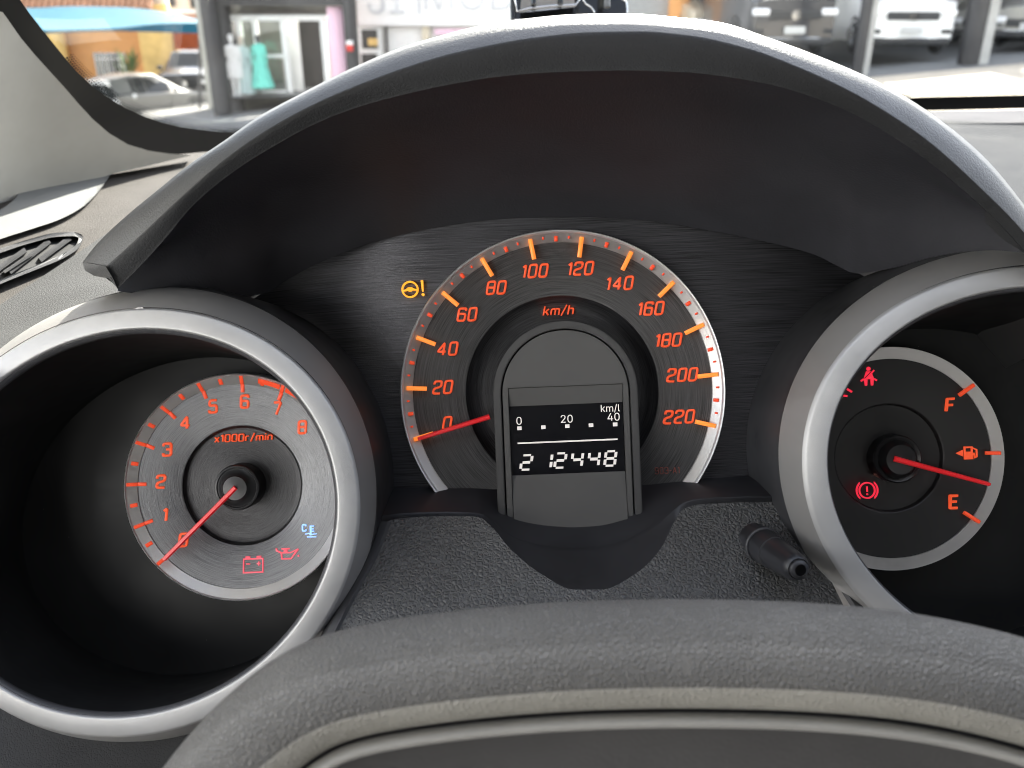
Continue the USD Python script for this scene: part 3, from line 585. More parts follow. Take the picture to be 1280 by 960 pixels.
icon(fue, 'red_lamp', sc_([line([(-3, 2), (3, -2)], 2.5), line([(-9, -6), (-3, -7)], 2.5)], u), T(1062, 488), .0002, 'lamp_red')

# speedometer
SZ = .3615; u = PXM(SZ)
spd = cabin_thing('speedometer', 'large middle round instrument marked 0 to 220 km/h around the trip display', 'speedometer', K(SC[0], SC[1], SZ), ROLL)
T = locator(spd, SC[0], SC[1], SZ)
part(spd, 'dial_face', lathe([(187 * u, 0), (150 * u, -.0004), (124 * u, -.0012), (121 * u, -.0016)], 200), 'turned_dial', smooth=60)
part(spd, 'dial_dish', lathe([(121 * u, -.0016), (119 * u, -.0030), (112 * u, -.0062), (100 * u, -.0075), (.001, -.0075)], 200), 'turned_dish', smooth=60)
part(spd, 'dial_ring', lathe([(187 * u, -.0002), (187.2 * u, .0010), (197 * u, .0036)], 240), 'silver_ring', smooth=40)
part(spd, 'ring_rim', lathe([(197 * u, .0036), (198.2 * u, .0046), (200 * u, .0048), (201.4 * u, .0038), (202.4 * u, .0018), (202.6 * u, -.004)], 240), 'ring_edge', smooth=60)
a_s, a_e = ang(T(519, 549, .003)), ang(T(896, 533, .003)); a_s += 2 * math.pi if a_s < 0 else 0
st = (a_s - a_e) / 11
for n in range(12):
    a = a_s - n * st
    part(spd, 'tick', radial_bar(a, 169 * u, 193.5 * u, 5.2 * u, .0012, .0034), 'tick_bright', smooth=0)
    if n < 11:
        part(spd, 'half_tick', radial_bar(a - st / 2, 187.5 * u, 193.5 * u, 4.2 * u, .0016, .0031), 'tick_red', smooth=0)
        for q in (.25, .75): part(spd, 'minor_tick', radial_bar(a - st * q, 190.5 * u, 193.5 * u, 2.2 * u, .0022, .0031), 'tick_red', smooth=0)
for n, (x, y) in enumerate([(559, 529), (553.5, 484), (560, 436), (584, 393), (620.5, 359.5), (670, 338.5), (727, 335.5), (776, 354), (815, 385.5), (837, 425), (853, 468.5), (849, 521)]):
    part(spd, 'numeral', extr(affinity.translate(lettering(str(20 * n), 18.6 * u, .18, 12, gap=.30, squeeze=1.0), *T(x, y)), -.0012, .0002), 'print_orange', smooth=0)
part(spd, 'unit_text', extr(affinity.translate(lettering('km/h', 13 * u, .16, 12, gap=.28, squeeze=1.1), *T(698, 388, -.0060)), -.0072, -.0058), 'print_orange', smooth=0)
part(spd, 'small_print', extr(affinity.translate(lettering('903-A1', 9 * u, .14, 0, gap=.34, squeeze=.85), *T(834, 588)), -.0008, .0003), 'print_dim', smooth=0)
ne, nb = T(522, 549, .0055), T(612, 521, .006)
nv, nf = needle(ang(ne - nb), 0, np.linalg.norm(ne - nb), 6.5 * u, 5.0 * u, .0062, .0016); nv[:, :2] += nb
part(spd, 'needle', (nv, nf), 'needle_red', smooth=30)
wh = [Point(-9, 0).buffer(10.6).difference(Point(-9, 0).buffer(8.5)), Polygon([(-17.8, -.6), (-14, .6), (-11.5, 2.6), (-6.5, 2.6), (-4, .6), (-.2, -.6), (-.4, -2.0), (-6, -1.4), (-7.4, -2.6), (-10.6, -2.6), (-12, -1.4), (-17.6, -2.0)]), Polygon([(5.2, 10), (8.2, 10), (7.7, -4), (5.8, -4)]), Point(6.7, -7.8).buffer(1.8)]
g = [affinity.rotate(x, 2.4, origin=(0, 0)) for x in wh]
l_ = locator(fas)
part(fas, 'steering_lamp', extr(affinity.translate(union_all(sc_(g, PXM(.3625))), *l_(521.5, 361, .002)), .0012, .0024), 'lamp_amber', smooth=0)

# trip display pod standing out of the middle of the speedometer
PZ = .347; u = PXM(PZ); PR = math.radians(2.3)
pod = cabin_thing('trip_display', 'arched grey pod with black trip screen reading 212448 in the middle of the speedometer', 'trip display', K(707., 491., PZ), PR)
def PL(px, py, Z=PZ):
    c, s = math.cos(PR), math.sin(PR); x, y = (px - 707) * Z / F, -(py - 491) * Z / F; return np.array([c * x + s * y, -s * x + c * y])
def arch(hw, top, bottom, off=0.0):
    t = np.linspace(0, math.pi, 48); return Polygon(np.vstack([np.stack([hw * np.cos(t), top - hw + hw * np.sin(t)], 1), [[-hw, -bottom], [hw, -bottom]]]))
A0 = arch(90.5 * u, 90 * u, 175 * u); A1 = arch(81 * u, 80.5 * u, 175 * u); A1g = arch(79.6 * u, 79.1 * u, 175 * u)
part(pod, 'frame', cat([bevel_extr(A0.difference(A1), -.020, 0.0, .0007)]), 'pod_frame', smooth=30)
part(pod, 'frame_gap', extr(A1, -.020, -.0050), 'gap_black', smooth=0)
scr_rect = sbox(-71.0 * u, -101.5 * u, 71.2 * u, -14.5 * u)
face = A1g.difference(sbox(-71.0 * u, -200 * u, 71.2 * u, 8 * u))
part(pod, 'face', cat([bevel_extr(face.buffer(-.0002), -.0016, -.0002, .0004)]), 'pod_face', smooth=30)
slope = (np.array([[-71.0 * u, 8 * u, -.0003], [71.2 * u, 8 * u, -.0003], [71.2 * u, -14.5 * u, -.0022], [-71.0 * u, -14.5 * u, -.0022]]), np.array([[0, 1, 2, 3]]))
part(pod, 'brow', slope, 'pod_face', smooth=0)
part(pod, 'chin', (np.array([[-71.0 * u, -101.5 * u, -.0022], [71.2 * u, -101.5 * u, -.0022], [71.2 * u, -175 * u, .0012], [-71.0 * u, -175 * u, .0012]]), np.array([[0, 1, 2, 3]])), 'pod_face', smooth=0)
scr = part(pod, 'screen', extr(scr_rect, -.0040, -.0024), 'screen_black', smooth=0)
SZ2 = PZ + .0024
SP_ = locator(pod)
def S(px, py): return SP_(px, py, -.0022)
us = PXM(SZ2); zt = (-.0024, -.0022)
def inter(txt, h, pos, name):
    m = meshkit.text_mesh(txt, h, .0002); b = m.bounds; m.apply_translation([pos[0] - (b[0][0] + b[1][0]) / 2, pos[1] - (b[0][1] + b[1][1]) / 2, zt[0]]); part(scr, name, m, 'lcd_white', smooth=0)
for t_, x, y in (('0', 648.8, 526), ('20', 708.5, 523.5), ('40', 767, 521)): inter(t_, 9.6 * us, S(x, y), 'scale_figure')
inter('km/l', 8.8 * us, S(763, 510.5), 'unit_text')
for x, y in ((649.3, 535.3), (679.2, 534), (709.1, 532.7), (738.8, 531.5), (769, 530.5)):
    c = S(x, y); part(scr, 'scale_mark', extr(sbox(c[0] - 2.8 * us, c[1] - 2.3 * us, c[0] + 2.8 * us, c[1] + 2.3 * us), *zt), 'lcd_white', smooth=0)
part(scr, 'divider', extr(line([S(647, 554.2), S(772, 549)], 1.9 * us), *zt), 'lcd_white', smooth=0)
SEG = {'a': [(.12, 1), (.88, 1)], 'b': [(1, .93), (1, .57)], 'c': [(1, .43), (1, .07)], 'd': [(.12, 0), (.88, 0)], 'e': [(0, .43), (0, .07)], 'f': [(0, .93), (0, .57)], 'g': [(.12, .5), (.88, .5)]}
DIG = {'2': 'abged', '1': 'bc', '4': 'fgbc', '8': 'abcdefg'}
for d_, x, y in (('2', 658, 578), ('1', 683, 576.4), ('2', 700.5, 575.6), ('4', 721.5, 574.6), ('4', 742.5, 573.8), ('8', 763, 573)):
    gs = []
    for k in DIG[d_]:
        p, q = [np.array([a * 12.5 - 6.25, b * 18 - 9]) for a, b in SEG[k]]
        wdt = 3.4 if k in 'bcefg' else 2.6
        gs.append(LineString([p, q]).buffer(wdt / 2, cap_style=3 if 0 else 2))
    g = affinity.skew(affinity.scale(union_all(gs), us, us, origin=(0, 0)), xs=9, origin=(0, 0))
    part(scr, 'digit', extr(affinity.translate(g, *S(x, y)), *zt), 'lcd_white', smooth=0)

# trip knob: short black stalk out of the grained panel
kb, ke = K(949., 679., .326), K(998., 711., .2955)
knob = cabin_thing('reset_stalk', 'short black plastic reset stalk sticking out of the grained panel', 'knob', kb)
dv = (ke - kb) / np.linalg.norm(ke - kb)
def along(ts, rs, n=40): return tube([kb + dv * np.linalg.norm(ke - kb) * t for t in ts], rs, n, True)
part(knob, 'collar', along([-.15, .42, .43], [.0064, .0060, .0055]), 'smooth_black', 'cab', 40)
part(knob, 'stalk', along([.42, .43, .88, .94, .98, 1.0, 1.0], [.0054, .0057, .0049, .0047, .0042, .0036, .0033]), 'smooth_black', 'cab', 40)
part(knob, 'button', along([.98, 1.02, 1.04, 1.052, 1.052], [.0033, .0033, .0029, .0020, .0]), 'smooth_black', 'cab', 40)
ring_a = np.linspace(0, 2 * math.pi, 40); e1 = np.cross(dv, [0, 1, 0]); e1 /= np.linalg.norm(e1); e2 = np.cross(dv, e1)
part(knob, 'socket', tube([kb + dv * .004 + .0066 * (math.cos(a) * e1 + math.sin(a) * e2) for a in ring_a], .0006, 8), 'edge_plastic', 'cab', 40)

# ---- steering wheel: the upper arc of the rim, its piping and pad
wheel = cabin_thing('steering_wheel', 'grey grained steering wheel rim in the foreground with a pale piping line', 'steering wheel', K(850., 1500., .21))
OE = curve([(40, 1300), (75, 1180), (120, 1085), (165, 1012), (210, 950), (232, 922), (260, 892), (295, 860), (330, 831), (367, 809), (410, 792), (480, 777), (560, 766), (640, 758), (740, 752), (850, 750), (960, 752), (1060, 758), (1140, 767), (1210, 780), (1280, 797), (1360, 825), (1450, 868), (1540, 930), (1620, 1010), (1690, 1110), (1740, 1220), (1770, 1320)], 150)
from scipy.ndimage import gaussian_filter1d
for k in (0, 1): OE[:, k] = gaussian_filter1d(OE[:, k], 2.0, mode='nearest')
path = K(OE[:, 0], OE[:, 1], .21)
tg = np.gradient(path, axis=0); tg[:, 2] = 0; tg /= np.linalg.norm(tg, axis=1, keepdims=True)
nin = np.stack([tg[:, 1], -tg[:, 0], tg[:, 2]], 1)               # towards the wheel's centre
def sweep(sec): return grid([path + nin * (n_ * .00088) + np.array([0, 0, z_ * .001]) for n_, z_ in sec])
part(wheel, 'rim', sweep([(27, -12), (16, -14), (7, -12), (2, -7), (0, -1), (.8, 3.5), (3, 7.5), (6, 10.4), (10, 12.7), (14, 13.9), (17, 14.2), (18.2, 14.1)]), 'wheel_leather', 'cab', 60)
part(wheel, 'lit_band', sweep([(18.2, 14.1), (19.2, 13.9), (21, 13.2), (23, 12.0), (24.6, 10.4), (25.6, 8.8), (26.2, 7.6)]), 'wheel_lit_leather', 'cab', 60)  # lit part of the rim, its brightness put into the leather colour
part(wheel, 'seam', sweep([(26.2, 7.6), (26.5, 6.4), (27.1, 6.2), (27.5, 7.4)]), 'smooth_black', 'cab', 60)
part(wheel, 'piping', sweep([(27.3, 6.6), (27.6, 8.2), (28.6, 9.4), (29.8, 9.5), (30.9, 8.6), (31.4, 7.0), (31.5, 5.5)]), 'wheel_piping', 'cab', 60)
part(wheel, 'pad', sweep([(31.2, 5.4), (33, 4.2), (38, 3), (46, 1), (60, -3), (62, -8), (30, -12)]), 'wheel_pad', 'cab', 60)

# ---- windscreen with its black border and dots
def wz(x, y):
    b = 1.49 - .00253 * y + (.25 * ((640 - x) / 400) ** 2 if x < 640 else .06 * ((x - 640) / 640) ** 2); return 1 / max(b, .5)
ws = cabin_thing('windscreen', 'curved car windscreen behind the dashboard with black border and dotted edge', 'windscreen', K(640., 150., .9))
glass_poly = Polygon(curve([(-360, -900), (-175, -300), (-25, -60), (12, 0), (48, 48), (90, 100), (132, 138), (172, 161), (216, 173), (280, 178), (420, 177)], 60).tolist() + [(700, 168), (1150, 141), (1280, 136), (1700, 122), (2100, 110), (2100, -900)])
part(ws, 'pane', (lambda m: (m[0], m[1]))(slab(glass_poly, wz, .004, 55)), 'windshield_glass', 'cab', 60)
inner_edge = curve([(-440, -890), (-250, -290), (-80, -50), (-30, 12), (10, 60), (58, 112), (105, 174), (145, 200), (195, 214), (260, 217), (330, 217), (420, 217)], 60)
outer_edge = curve([(-340, -900), (-150, -300), (-10, -60), (25, 0), (60, 46), (100, 93), (135, 122), (180, 145), (230, 159), (300, 166), (420, 169)], 60)
fr = part(ws, 'border', slab(Polygon(np.vstack([inner_edge, outer_edge[::-1]])), lambda x, y: wz(x, y) * .985, .003, 14), 'frit_black', 'cab')
rb = [(600, 172), (1150, 138.5), (1290, 135.5), (1800, 122), (1800, 104.5), (1290, 118.5), (1150, 121.5), (600, 150)]
part(ws, 'border', slab(Polygon(rb), lambda x, y: wz(x, y) * .985, .003, 14), 'frit_black', 'cab')
dots = []
oe = curve(outer_edge[outer_edge[:, 1] > 70], 400); d = 0.0
def dot(x, y, s): 
    z = wz(x, y) * .984; t = np.linspace(0, 2 * math.pi, 7)[:-1]
    p = K(x + s * np.cos(t), y + s * np.sin(t), z); return p, np.array([[0, i, i + 1] for i in range(1, 5)])
s_tot = np.r_[0, np.cumsum(np.linalg.norm(np.diff(oe, axis=0), axis=1))]
nn = np.gradient(oe, axis=0); nn /= np.linalg.norm(nn, axis=1, keepdims=True); nn = np.stack([nn[:, 1], -nn[:, 0]], 1)
for row, (off, s) in enumerate(((2.0, 1.5), (5.0, 1.25), (8.0, 1.0), (10.8, .75))):
    for a in np.arange((row % 2) * 1.7, s_tot[-1], 3.4):
        x = np.interp(a, s_tot, oe[:, 0]) + off * np.interp(a, s_tot, nn[:, 0]); y = np.interp(a, s_tot, oe[:, 1]) + off * np.interp(a, s_tot, nn[:, 1])
        dots.append(dot(x, y, s))
for row, (off, s) in enumerate(((1.8, 1.5), (4.6, 1.2), (7.4, .9))):
    for x in np.arange(1050 + (row % 2) * 1.7, 1300, 3.4): dots.append(dot(x, 121.5 - (x - 1150) * .0214 - off, s))
part(ws, 'border_dots', cat(dots), 'frit_black', 'cab', 0, kind='stuff')

# left roof pillar trim
pill = cabin_thing('roof_pillar_trim', 'pale grey beige lining of the left roof pillar beside the windscreen', 'pillar trim', K(60., 240., .65))
def pzf(x, y): return .93 / (1.97 - .0014 * x - .0011 * y + .25 * max(0, (60 - x) / 200) ** 2)
pp2 = np.vstack([curve([(-420, -900), (-235, -300), (-62, -60), (-6, 2), (28, 50), (74, 102), (128, 160), (158, 180), (194, 190), (240, 194)], 50), [(190, 206), (145, 216), (60, 245), (34, 262), (18, 285), (-10, 300), (-260, 330), (-700, -100), (-700, -900)]])
part(pill, 'lining', slab(Polygon(pp2), pzf, .02, 20), 'pillar_cloth', 'cab', 50)

# black gadget standing on the dash behind the hood
hold = cabin_thing('dash_holder', 'glossy black clip stand with pale edges on the dash behind the hood', 'phone holder', K(710., 30., .60))
HZ = .60
def hp(px, py, dz=0.): return K(float(px), float(py), HZ) + np.array([0, 0, dz])
q = Polygon([(641, -60), (640, 5), (641, 24), (662, 24), (720, 19), (783, 17), (781, -60)])
part(hold, 'back_plate', slab(q, lambda x, y: HZ + .012, .008, 12), 'gloss_black', 'cab')
part(hold, 'side_bar', tube([hp(640.5, -60), hp(640.5, 8), hp(641, 24)], .0016, 10), 'gloss_black', 'cab')
part(hold, 'pale_frame', tube([hp(644, -40, .006), hp(644, 4, .006), hp(646, 19, .006), hp(662, 15, .006), hp(690, 12, .006), hp(719, 11, .006), hp(724, 4, .006), hp(724, -40, .006)], .0007, 8), 'chrome', 'cab', 50)
part(hold, 'wedge', slab(Polygon([(650, 16), (654, -30), (716, -30), (719, 9)]), lambda x, y: HZ - .004 + .0001 * (y + 30), .006, 10), 'chrome', 'cab')
for x in (667, 700): part(hold, 'cross_bar', tube([hp(x, -40, .010), hp(x, 13, .010)], .0016, 8), 'gloss_black', 'cab')
part(hold, 'wire', tube([hp(*p_, .008) for p_ in curve([(727, -30), (727, 2), (730, 10), (738, 16), (742, 22)], 16)], .0006, 8), 'chrome', 'cab', 50)
part(hold, 'wire', tube([hp(*p_, .008) for p_ in curve([(764, -30), (766, -4), (774, 4), (781, 9), (782, 22)], 16)], .0006, 8), 'chrome', 'cab', 50)
part(hold, 'post', tube([hp(757, -40, .010), hp(757, 17, .010)], .0022, 12), 'foot_plastic', 'cab', 50)

# the rest of the cabin, behind and beside the lens: roof, doors, seats
shell = world_thing('car_cabin', 'roof lining, doors and floor of the car around the dashboard', 'car interior', (0, -.6, .3))
part(shell, 'roof_lining', rbox((.30, -.86, 1.66), (1.62, 1.75, .05), .02), 'headliner', 'world')
part(shell, 'floor', bx((.30, -.6, .27), (1.6, 2.6, .04)), 'seat_cloth', 'world', 0)
for x in (-.50, 1.10):
    d_ = part(shell, 'door', rbox((x, -.65, .70), (.07, 2.5, .76), .03), 'seat_cloth', 'world')
    part(d_, 'door_post', bx((x, -.62, 1.36), (.06, .13, .58)), 'headliner', 'world', 0)
    part(d_, 'door_post', bx((x, -1.75, 1.36), (.06, .2, .58)), 'headliner', 'world', 0)
part(shell, 'right_pillar_lining', tube([(1.07, .75, 1.10), (1.0, .40, 1.38), (.95, .02, 1.64)], .04, 10), 'pillar_cloth', 'world')
part(shell, 'side_window', bx((1.10, -.65, 1.36), (.004, 2.5, .56)), 'dimming_glass', 'world', 0); part(shell, 'rear_window', bx((.30, -1.9, 1.37), (1.6, .004, .54)), 'dimming_glass', 'world', 0)  # unseen panes, added dark so light comes mainly from the left
part(shell, 'tailgate', bx((.30, -1.9, .7), (1.6, .06, .8)), 'seat_cloth', 'world', 0)
for x in (-.02, .68):
    s = world_thing('front_seat', f'dark cloth {"driver" if x < .3 else "passenger"} seat with headrest behind the {"steering wheel" if x < .3 else "passenger dash"}', 'car seat', (x, -.55, .3), group='front seats')
    part(s, 'cushion', rbox((x, -.30, .50), (.50, .5, .16), .06), 'seat_cloth', 'world'); part(s, 'backrest', rbox((x, -.56, .90), (.52, .14, .72), .06), 'seat_cloth', 'world'); part(s, 'headrest', rbox((x, -.58, 1.37), (.28, .10, .20), .04), 'seat_cloth', 'world')  # unseen seats, shaped tall and close to block light from behind

# ================================================================== outside
def tilt_sheet(pts, dz): 
    p = np.array([[x, y, gz(x, y) + dz] for x, y in pts]); return p, np.array([[0, i, i + 1] for i in range(1, len(pts) - 1)])
single('road', 'grey asphalt street sloping down to the left in front of the car', 'road', tilt_sheet([(-220, -120), (220, -120), (220, 260), (-220, 260)], 0), 'asphalt', 0, 'structure')
def gpoly(pxs): return [ground_at(*p)[:2] for p in pxs]
single('parking_floor', 'grey parking floor under the white cars', 'pavement', tilt_sheet([(3.6, 15.0), (40, 18.2), (40, 40), (3.6, 40)], .012), 'parking_floor', 0, 'structure')
a_, b_ = ground_at(1060, 101)[:2], ground_at(1280, 81)[:2]; dirv = (b_ - a_) / np.linalg.norm(b_ - a_); nrm = np.array([dirv[1], -dirv[0]])
single('forecourt', 'pale sunlit concrete strip in front of the parked white cars', 'pavement', tilt_sheet([a_ - dirv * 2, a_ + dirv * 40, a_ + dirv * 40 + nrm * 6, a_ - dirv * 2 + nrm * 6], .024), 'concrete_light', 0, 'structure')
single('shop_pavement', 'grey tiled pavement in front of the dress shop', 'pavement', tilt_sheet([(-11.5, 17), (3.4, 17), (3.4, 26.4), (-11.5, 26.4)], .012), 'pavement_grey', 0, 'structure')

def prect(px0, py0, px1, py1, Y, depth, ztop=None, zbot=None):
    """a box whose front face at world depth Y spans those bearings"""
    cx, cy = (px0 + px1) / 2, (py0 + py1) / 2
    xa, xb = ray_y(px0, cy, Y)[0], ray_y(px1, cy, Y)[0]; za, zb = ray_y(cx, py1, Y)[2], ray_y(cx, py0, Y)[2]
    if ztop is not None: zb = ztop
    if zbot is not None: za = zbot
    return bx(((xa + xb) / 2, Y + depth / 2, (za + zb) / 2), (xb - xa, depth, zb - za))
# dress shop
YS = 22.5
shop = world_thing('dress_shop', 'shop front with dark grey pillars and lintel around white framed glass doors', 'shop', ray_y(340, 125, YS))
def sp(name, r, mat, dY=0., dep=.2, **k): return part(shop, name, prect(*r, YS + dY, dep, **k), mat, 'world', 0)
gl = ray_y(265, 155, YS)[2] - 1.0
sp('pillar', (255, -60, 271, 160), 'pillar_grey', -1.2, .5, ztop=3.2, zbot=gl)
sp('pillar', (272, -60, 288, 150), 'pillar_grey', -.2, .5, ztop=3.2, zbot=gl)
sp('pillar', (430, -60, 443, 140), 'pillar_grey', -.5, .5, ztop=3.2, zbot=gl)
sp('lintel', (272, -70, 432, 7.5), 'pillar_grey', -.35, .5, ztop=3.6)
for i in range(14): sp('shutter_slat', (274, 8 + i * .75, 418, 8.5 + i * .75), 'dark_inside', -.1 + .004 * i, .1)
sp('back_wall', (250, -40, 445, 150), 'shop_inside', 2.6, .2, zbot=gl)
sp('side_wall', (284, -30, 289, 120), 'shop_inside', .1, 2.5, zbot=gl)
sp('floor_step', (286, 117.5, 425, 124), 'pavement_grey', -.3, 3.0)
df = sp('door_frame', (280, 17.5, 408, 26), 'white_frame', 0, .12)
for x0, x1 in ((281, 287), (299, 305), (319.5, 324.5), (354, 360.5), (403, 409)): part(df, 'post', prect(x0, 20, x1, 119, YS - .01, .14), 'white_frame', 'world', 0)
for r in ((324, 68, 356, 72.5), (300, 113, 358, 119), (281, 116, 300, 120)): part(df, 'rail', prect(*r, YS + .02, .08), 'white_frame', 'world', 0)
for r in ((305, 26, 320, 113), (324, 26, 354, 68), (324, 72.5, 354, 113)): part(df, 'pane', prect(*r, YS + .06, .02), 'shop_glass', 'world', 0)
sp('inner_door', (361, 26, 376, 118), 'white_frame', .5, .06)
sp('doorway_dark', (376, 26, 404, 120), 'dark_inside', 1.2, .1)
sp('pink_panel', (412, 8, 431, 110), 'wall_pink', -.1, .2, zbot=gl)
sp('notice', (433, 51, 441, 56), 'wall_white', -.58, .05); sp('notice', (433, 56, 441, 64), 'sign_red', -.58, .05)
# mannequins
def mannequin(px, ytop, ybot, Y, label, prof, mats):
    b, t = ray_y(px, ybot, Y), ray_y(px, ytop, Y); H = t[2] - b[2]
    m = world_thing('mannequin', label, 'mannequin', b, group='mannequins outside the dress shop')
    def L(pr, wob=0):
        v, f = lathe([(r * H, z * H) for r, z in pr], 28)
        if wob: th = np.arctan2(v[:, 1], v[:, 0]); k = 1 + wob * np.sin(th * 7 + v[:, 2] * 2); v[:, 0] *= k; v[:, 1] *= k
        v[:, 1] *= .7; return v, f
    part(m, 'head', L([(.001, 1.0), (.035, .985), (.045, .94), (.035, .89), (.022, .87), (.024, .83)]), mats[0])
    part(m, 'dress', L(prof, .10), mats[1])
    for s in (-1, 1):
        part(m, 'arm', tube([(s * .10 * H, 0, .80 * H), (s * .135 * H, -.02, .62 * H), (s * .13 * H, -.06, .46 * H)], [.026 * H, .022 * H, .016 * H], 8), mats[2])
        part(m, 'leg', tube([(s * .04 * H, 0, .40 * H), (s * .04 * H, 0, .22 * H), (s * .04 * H, 0, .02 * H)], [.04 * H, .03 * H, .02 * H], 8), mats[0])
    part(m, 'stand', L([(.09, 0), (.09, .012), (.001, .016)]), 'window_grey')
    return m
mannequin(297, 42, 121, YS - .5, 'shop mannequin in white top and pale skirt at the left of the doors', [(.05, .83), (.10, .80), (.11, .70), (.08, .60), (.12, .50), (.13, .36), (.12, .30)], ('cloth_white', 'cloth_white', 'cloth_white'))
mannequin(309, 44, 121, YS - .3, 'shop mannequin in pale grey green long dress behind the white one', [(.05, .83), (.09, .80), (.10, .70), (.08, .60), (.12, .45), (.15, .2), (.17, .06)], ('mannequin_skin', 'cloth_pale', 'cloth_pale'))
mannequin(329, 43, 113, YS - .4, 'shop mannequin in flared mint green gown beside the glass door', [(.05, .84), (.09, .81), (.11, .72), (.085, .60), (.12, .46), (.17, .22), (.21, .07), (.2, .05)], ('trim_black', 'cloth_mint', 'cloth_mint'))
# white shop with faint grey lettering
YW = 23.5
wsp = world_thing('white_shop', 'white painted shop front with faint grey lettering on its sign board', 'shop', ray_y(520, 60, YW))
def wp(name, r, mat, dY=0., dep=.2, parent=None, **k): return part(parent or wsp, name, prect(*r, YW + dY, dep, **k), mat, 'world', 0)
wp('wall', (442, -90, 790, 130), 'wall_white', .15, .3, ztop=4.0, zbot=-3)
sg = wp('sign_board', (445, -70, 700, 32), 'wall_white', -.15, .2, ztop=3.4)
for txt, px, py, pxh in (('JIT', 499, 18, 34), ('MODA', 604, 13, 34)):
    m = meshkit.text_mesh(txt, pxh * 23.0 / F, .02); m.apply_transform(trimesh.transformations.rotation_matrix(math.pi / 2, [1, 0, 0]))
    b = m.bounds; o = ray_y(px, py, YW - .16); m.apply_translation(np.array([o[0] - (b[0][0] + b[1][0]) / 2, o[1], o[2] - b[0][2]])); part(sg, 'lettering', m, 'letters_grey', 'world', 0)
wf = wp('window', (447, 34, 478, 92), 'white_frame', -.02, .1)
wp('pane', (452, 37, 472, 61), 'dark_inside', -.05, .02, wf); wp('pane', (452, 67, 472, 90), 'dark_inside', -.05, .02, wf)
wp('item', (460, 48, 472, 57), 'wall_yellow', -.08, .02, wf)
wp('door_post', (482, 34, 485, 90), 'dark_inside', -.02, .1)
wp('poster', (527, 33, 537, 50), 'wall_cream', -.02, .05); wp('poster', (543, 36, 590, 44), 'wall_pink', -.02, .05)
# wall right of it
gw = world_thing('grey_wall', 'plain grey rendered wall with an orange end beyond the hood', 'wall', ray_y(820, 40, 21.))
part(gw, 'wall', prect(770, -80, 842, 60, 21., .3, zbot=-2.5), 'wall_grey', 'world', 0)
part(gw, 'orange_end', prect(839, -80, 863, 60, 20.8, .4, zbot=-2.5), 'wall_orange', 'world', 0)
part(gw, 'dark_strip', prect(861, -80, 869, 60, 20.9, .3, zbot=-2.5), 'pillar_grey', 'world', 0)
# garage on the right: pillars, back wall, roof
pg = []
for (x0, x1, yb, Y), lab in (((1067, 1083, 104, 16.2), 'dark grey carport pillar left of the white sport utility car'), ((1207, 1234, 82, 16.6), 'dark grey carport pillar between the white car and the silver hatchback')):
    b = ray_y((x0 + x1) / 2, yb, Y)
    t_ = world_thing('carport_pillar', lab, 'pillar', b, group='pillars of the carport')
    wd = (x1 - x0) * 15.2 / F
    part(t_, 'post', bx((b[0], Y + wd / 2, (b[2] + 3.2) / 2), (wd, wd, 3.2 - b[2])), 'pillar_grey', 'world', 0)
    part(t_, 'post_face', bx((b[0] + wd * .28, Y - .012, (b[2] + 3.2) / 2), (wd * .42, .03, 3.2 - b[2])), 'wall_grey', 'world', 0)
cp = world_thing('carport', 'dim grey carport behind the parked cars', 'carport', (12, 30, 0))
part(cp, 'back_wall', bx((16, 33, 2), (30, .3, 9)), 'wall_grey', 'world', 0); part(cp, 'roof', bx((17, 27, 3.35), (30, 13.5, .25)), 'pillar_grey', 'world', 0)

# unseen terrace behind the car, added to reflect sunlight into the cabin
bh = world_thing('added_terrace', 'unseen pale terrace added behind the car to reflect sunlight into the cabin', 'house', (0, -11, 0))
part(bh, 'wall', bx((0, -11.2, 2.5), (60, .4, 7)), 'wall_plain', 'world', 0)
for i in range(9): part(bh, 'window', bx((-22 + i * 5.5, -10.97, 2.0), (1.5, .1, 1.5)), 'dark_inside', 'world', 0)
